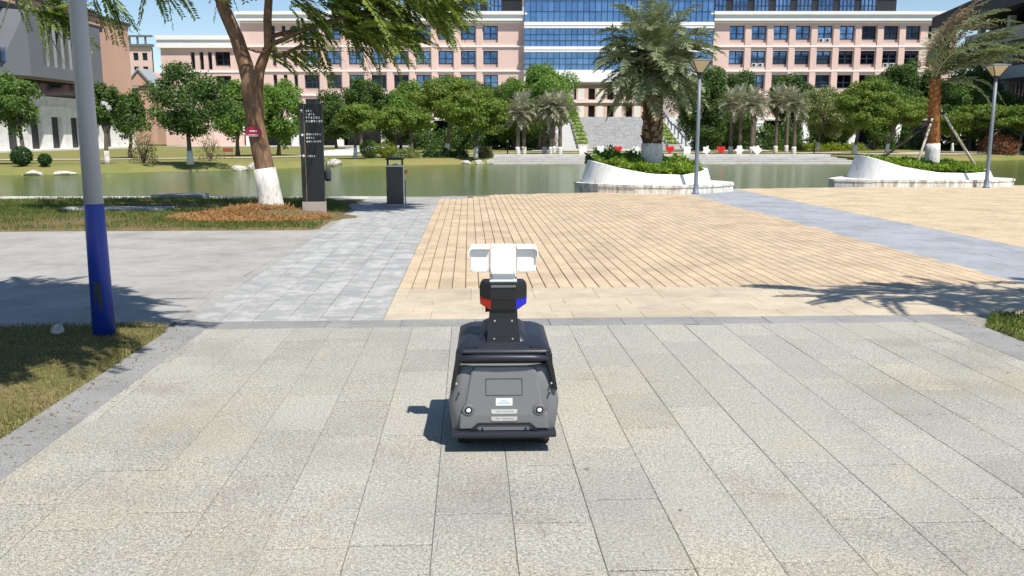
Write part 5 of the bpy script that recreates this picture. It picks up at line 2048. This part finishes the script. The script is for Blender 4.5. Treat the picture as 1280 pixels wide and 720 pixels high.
mb = MB()
hx, hz0, hz1, tl = .083, .295, .383, .0028
for q in ((-hx, hx, hz0, hz0 + tl), (-hx, hx, hz1 - tl, hz1), (-hx, -hx + tl, hz0 + tl, hz1 - tl), (hx - tl, hx, hz0 + tl, hz1 - tl)):
    on_rear(mb, *q, -.004, .0008)
mb.build("hatch_seam", "plastic_black", panel)
mb = MB(); on_rear(mb, -.037, .038, .243, .281, -.004, .0012); s_ = mb.build("sticker", "sticker", panel)
mb = MB()
for z_, xa in ((.270, .015), (.260, .022), (.251, .028)):
    on_rear(mb, -xa, xa, z_, z_ + .0035, .0, .0018)
mb.build("sticker_print", "sticker_ink", panel)
for z_ in (.203, .165):
    mb = MB()
    on_rear(mb, -.058, .059, z_, z_ + .020, -.004, .004)
    on_rear(mb, -.052, .053, z_ - .004, z_, -.004, .003)
    pl__ = mb.build("metal_plate", "silver", panel)
    mb = MB()
    for k in range(11):
        if k in (3,): continue
        on_rear(mb, -.038 + .0075 * k, -.0335 + .0075 * k, z_ + .007, z_ + .014, .003, .0046)
    mb.build("plate_print", "sticker_ink", panel)
for sx in (-1, 1):
    cx_, cz_ = sx * .160, .222
    yb_ = rear_y(cz_) - .010
    for nm, m_, ra, rb_, ya, yb2 in (("lamp_ring", "plastic_grey", .031, .027, 0, -.012), ("lamp_bezel", "plastic_black", .0175, .0175, -.006, -.0145), ("lamp_lens", "lens_white", .0115, .009, -.012, -.017)):
        mb = MB(); mb.tube([(cx_, yb_ + ya, cz_), (cx_, yb_ + yb2, cz_)], [ra, rb_], 22); mb.build(nm, m_, panel)
for sx in (-1, 1):
    mb = MB(); mb.tube([(sx * .205, .012, .305), (sx * .205, -.004, .305)], .0045, 8); mb.build("screw", "plastic_black", rbt)
    mb = MB(); mb.tube([(sx * .214, .012, .36), (sx * .214, -.004, .36)], .004, 8); mb.build("screw", "silver", rbt)
# tow recess above the bumper
mb = MB()
mb.prism([(-.158, .112), (-.118, .152), (.118, .152), (.158, .112), (.146, .112), (.112, .143), (-.112, .143), (-.146, .112)], -.022, .012, 0, 'y')
mb.build("recess_edge", "plastic_black", rbt)
mb = MB(); mb.prism([(-.146, .113), (-.112, .142), (.112, .142), (.146, .113)], -.0165, .012, 0, 'y'); mb.build("recess_panel", "plastic_grey", rbt)
for x_ in (-.125, -.098, .098, .125):
    mb = MB(); mb.box(x_ - (.011 if abs(x_) > .1 else .004), x_ + (.011 if abs(x_) > .1 else .004), -.0195, -.01, .113, .122 if abs(x_) > .1 else .128)
    mb.build("recess_slot", "plastic_black", rbt)
mb = MB(); mb.box(-.236, .236, -.045, .04, .083, .109, 0, .009); mb.build("bumper", "plastic_navy", rbt)
# rear handle and dark hood
mb = MB(); loft(mb, [(.208, .055, .60, .449, .04), (.208, .06, .60, .507, .04)]); mb.build("rear_recess", "plastic_black", rbt)
mb = MB()
mb.tube([(-.206, .05, .472), (-.194, .016, .490), (-.12, .002, .497), (0, -.002, .499), (.12, .002, .497), (.194, .016, .490), (.206, .05, .472)], [.014, .016, .017, .017, .017, .016, .014], 12)
mb.build("handle", "plastic_navy", rbt)
mb = MB()
loft(mb, [(.212, .045, .62, .504, .035), (.214, .043, .625, .516, .035), (.211, .055, .62, .527, .04), (.198, .12, .60, .544, .045), (.178, .20, .58, .556, .045), (.15, .26, .55, .564, .045)])
mb.build("hood", "plastic_navy", rbt)
mb = MB()
prev = None
for hw, y0, y1, z_ in ((.135, .14, .56, .540), (.10, .16, .55, .580), (.08, .18, .53, .594)):
    r_ = rring(mb, hw, y0, y1, z_, .05)
    if prev: mb.bridge(prev, r_)
    prev = r_
mb.face(prev); mb.build("hood_hump", "plastic_navy", rbt)
for sx in (-1, 1):
    mb = MB(); mb.box(sx * .155 - .03, sx * .155 + .03, .070, .10, .520, .540, 0, .005); mb.build("hood_vent", "plastic_black", rbt)
# mast: leans back a touch, flat rear face with screws
mb = MB()
lo = mb.ring([(-.080, .125, .525), (.080, .125, .525), (.075, .25, .525), (-.075, .25, .525)])
md = mb.ring([(-.070, .155, .66), (.070, .155, .66), (.066, .25, .66), (-.066, .25, .66)])
hi = mb.ring([(-.066, .165, .74), (.066, .165, .74), (.062, .25, .74), (-.062, .25, .74)])
mb.bridge(lo, md, 0, False); mb.bridge(md, hi, 0, False); mb.face(lo[::-1]); mb.face(hi)
mb.build("mast", "plastic_black", rbt)
for x_, z_ in ((-.045, .565), (.045, .565), (-.042, .65), (.042, .65)):
    y_ = .125 + (z_ - .525) * .222
    mb = MB(); mb.tube([(x_, y_ + .004, z_), (x_, y_ - .002, z_)], .0042, 8); mb.build("screw", "silver", rbt)
mb = MB(); mb.tube([(-.068, .18, .70), (-.088, .18, .70)], [.011, .013], 10); mb.build("antenna_knob", "rubber", rbt)
# head: hexagonal block, lower corners carry the lights
ZB, ZM, ZT = .705, .745, .815


def hexring(mb, s_, z_, dy=0):
    q = [(-.062, .140), (.062, .140), (.115, .185), (.105, .27), (-.105, .27), (-.115, .185)]
    return mb.ring([(x_ * s_, .20 + (y_ - .20) * s_ + dy, z_) for x_, y_ in q])


mb = MB()
rs = [hexring(mb, .96, ZM + .002), hexring(mb, 1.0, ZM + .01), hexring(mb, 1.0, ZT), hexring(mb, .95, ZT + .017), hexring(mb, .8, ZT + .02)]
for p_, q_ in zip(rs, rs[1:]): mb.bridge(p_, q_, 0, False)
mb.face(rs[0][::-1]); mb.face(rs[-1]); mb.build("head_shell", "plastic_black", rbt)
mb = MB()
lo = mb.ring([(-.058, .148, ZB), (.058, .148, ZB), (.055, .26, ZB), (-.055, .26, ZB)]); hi = mb.ring([(-.060, .1425, ZM + .004), (.060, .1425, ZM + .004), (.060, .26, ZM + .004), (-.060, .26, ZM + .004)])
mb.bridge(lo, hi, 0, False); mb.face(lo[::-1]); mb.face(hi); mb.build("head_neck", "plastic_black", rbt)
for sx, m_ in ((-1, "lens_red"), (1, "lens_blue")):
    mb = MB()
    hi2 = [(sx * .0605, .141), (sx * .1145, .186), (sx * .104, .268), (sx * .0605, .268)]
    lo2 = [(sx * .0605, .150), (sx * .072, .165), (sx * .070, .262), (sx * .0605, .262)]
    mid2 = [(sx * .0605, .142), (sx * .113, .1865), (sx * .103, .267), (sx * .0605, .267)]
    r0 = mb.ring([(x_, y_, ZB - .002) for x_, y_ in lo2]); r1 = mb.ring([(x_, y_, ZB + .022) for x_, y_ in mid2]); r2 = mb.ring([(x_ * 1.003, y_ - .0015, ZM + .018) for x_, y_ in hi2])
    mb.bridge(r0, r1, 0, False); mb.bridge(r1, r2, 0, False); mb.face(r0[::-1]); mb.face(r2)
    mb.build("warning_light", m_, rbt)
mb = MB(); mb.box(-.060, .060, .136, .150, ZT - .004, ZT + .006, 0, .002); mb.build("head_strip", "plastic_grey", rbt)
# white bracket and the three white panels
mb = MB()
mb.prism([(-.066, .828), (.066, .828), (.066, .842), (.052, .848), (.05, .885), (-.05, .885), (-.052, .848), (-.066, .842)], .165, .225, 0, 'y')
mb.build("bracket", "paint_white", rbt)
for sx in (-1, 1):
    mb = MB(); mb.tube([(sx * .050, .18, .862), (sx * .067, .18, .862)], .008, 10); mb.build("hinge_bolt", "silver", rbt)
mb = MB(); mb.box(-.0605, .0605, .150, .205, .872, 1.010, 0, .004); cpn = mb.build("centre_panel", "paint_white", rbt)
for sx in (-1, 1):
    for sz in (.884, .998):
        mb = MB(); mb.tube([(sx * .052, .152, sz), (sx * .052, .1485, sz)], .003, 8); mb.build("screw", "silver", cpn)
for sx in (-1, 1):
    xa, xb = (sx * .066, sx * .158)
    x0_, x1_ = min(xa, xb), max(xa, xb)
    mb = MB(); mb.box(x0_, x1_, .165, .24, .880, .985, 0, .004); sp_ = mb.build("side_panel", "paint_white", rbt)
    mb = MB()
    mb.prism([(xa, .990), (sx * .150, .990), (sx * .160, .984), (sx * .163, .972), (sx * .163, .95), (sx * .169, .95), (sx * .169, .976), (sx * .162, .997), (sx * .150, 1.003), (xa, 1.003)][::sx], .145, .25, 0, 'y')
    mb.build("hood_visor", "paint_white", sp_)
    for x_ in (x0_ + .008, x1_ - .008):
        for sz in (.889, .968):
            mb = MB(); mb.tube([(x_, .167, sz), (x_, .163, sz)], .0028, 8); mb.build("screw", "silver", sp_)

# settle the robot's heights: squat body, longer mast


def rz_(z):
    return float(np.interp(z, [0, .11, .59, 1.02], [0, .11, .548, .992]))


def settle(o):
    if o.type == 'MESH' and not o.data.get("settled"):
        o.data["settled"] = 1
        for v in o.data.vertices:
            v.co.z = rz_(v.co.z)
            if v.co.z < .50:
                v.co.x *= 1.055
    for c_ in o.children: settle(c_)


settle(rbt)

# ================================================================== trees beside the viewer (their shade reaches the picture)
sp1 = sprays_mesh("crown", [((.22, .85, 4.5), (1.8, 2.2, .65), 3000, (-.15, .1, -.6))], 91)


def side_tree(label, X, Y, lean, me):
    root = thing("tree", label, "tree", (X, Y, 0), group="trees beside the viewer")
    mb = MB()
    mb.tube([(0, 0, -.05), (.05, .1, 1.2), (lean[0] * .4, lean[1] * .4, 2.6), (lean[0] * .8, lean[1] * .8, 4.2)], [.17, .13, .11, .06], 12, jit=.03)
    g = random.Random(int(X * 10))
    for k in range(8):
        a_ = k * 2.4
        mb.tube([(lean[0] * .5, lean[1] * .5, 3.0), (lean[0] + .7 * math.cos(a_), lean[1] + .7 * math.sin(a_), 4.0), (lean[0] + 1.5 * math.cos(a_), lean[1] + 1.4 * math.sin(a_), 4.5)], [.05, .035, .01], 6, cap=False)
    mb.build("trunk", "bark", root)
    mb = MB(); mb.tube([(0, 0, -.05), (.01, .02, .4), (.035, .07, .9)], [.185, .158, .152], 12, jit=.03); mb.build("painted_base", "whitewash", root)
    link("crown", me, root)
    return root


side_tree("tree on the left lawn whose shade falls round the blue pole", -3.35, 3.7, (.3, 1.0), sp1)
sp2 = sprays_mesh("crown", [((-.2, 1.1, 4.3), (1.6, 1.0, .5), 120, (-.4, .2, -.5)), ((-1.9, 1.35, 4.1), (.9, .5, .3), 30, (-.8, .2, -.3))], 92)
side_tree("tree on the right lawn whose shade falls on the cream paving", 7.15, 4.95, (-.4, .9), sp2)

# ================================================================== loose pieces of one kind become parts of their own
SPLIT = {"pier", "string_course", "floor_band", "side_wall", "column", "cheek_wall", "balcony_slab", "stand", "white_buds", "black_gap",
         "hinge_bolt", "door_bar"}


def split_loose(o):
    me = o.data
    nv = len(me.vertices)
    par = list(range(nv))

    def find(a_):
        while par[a_] != a_:
            par[a_] = par[par[a_]]; a_ = par[a_]
        return a_
    for e in me.edges:
        a_, b_ = find(e.vertices[0]), find(e.vertices[1])
        if a_ != b_: par[a_] = b_
    comp = {}
    for p in me.polygons:
        comp.setdefault(find(p.vertices[0]), []).append(p)
    if len(comp) < 2:
        return
    first = True
    for polys in comp.values():
        idx = {}
        vs_, fs_, ms_ = [], [], []
        for p in polys:
            f_ = []
            for v in p.vertices:
                if v not in idx:
                    idx[v] = len(vs_); vs_.append(tuple(me.vertices[v].co))
                f_.append(idx[v])
            fs_.append(f_); ms_.append(p.material_index)
        m2 = bpy.data.meshes.new(o.name.split('.')[0])
        m2.from_pydata(vs_, [], fs_)
        for m_ in me.materials: m2.materials.append(m_)
        m2.polygons.foreach_set("material_index", ms_)
        if first:
            keep = m2; first = False
        else:
            c_ = link(o.name.split('.')[0], m2, o.parent, o.location, o.rotation_euler.z)
    o.data = keep


for o in list(scene.objects):
    if o.type == 'MESH' and o.parent:
        nm = o.name.split('.')[0]
        if nm in SPLIT:
            split_loose(o)
        elif nm in ("mullion", "roof_pergola", "handrail", "sticker_print", "plate_print", "white_lines"):
            o["kind"] = "stuff"
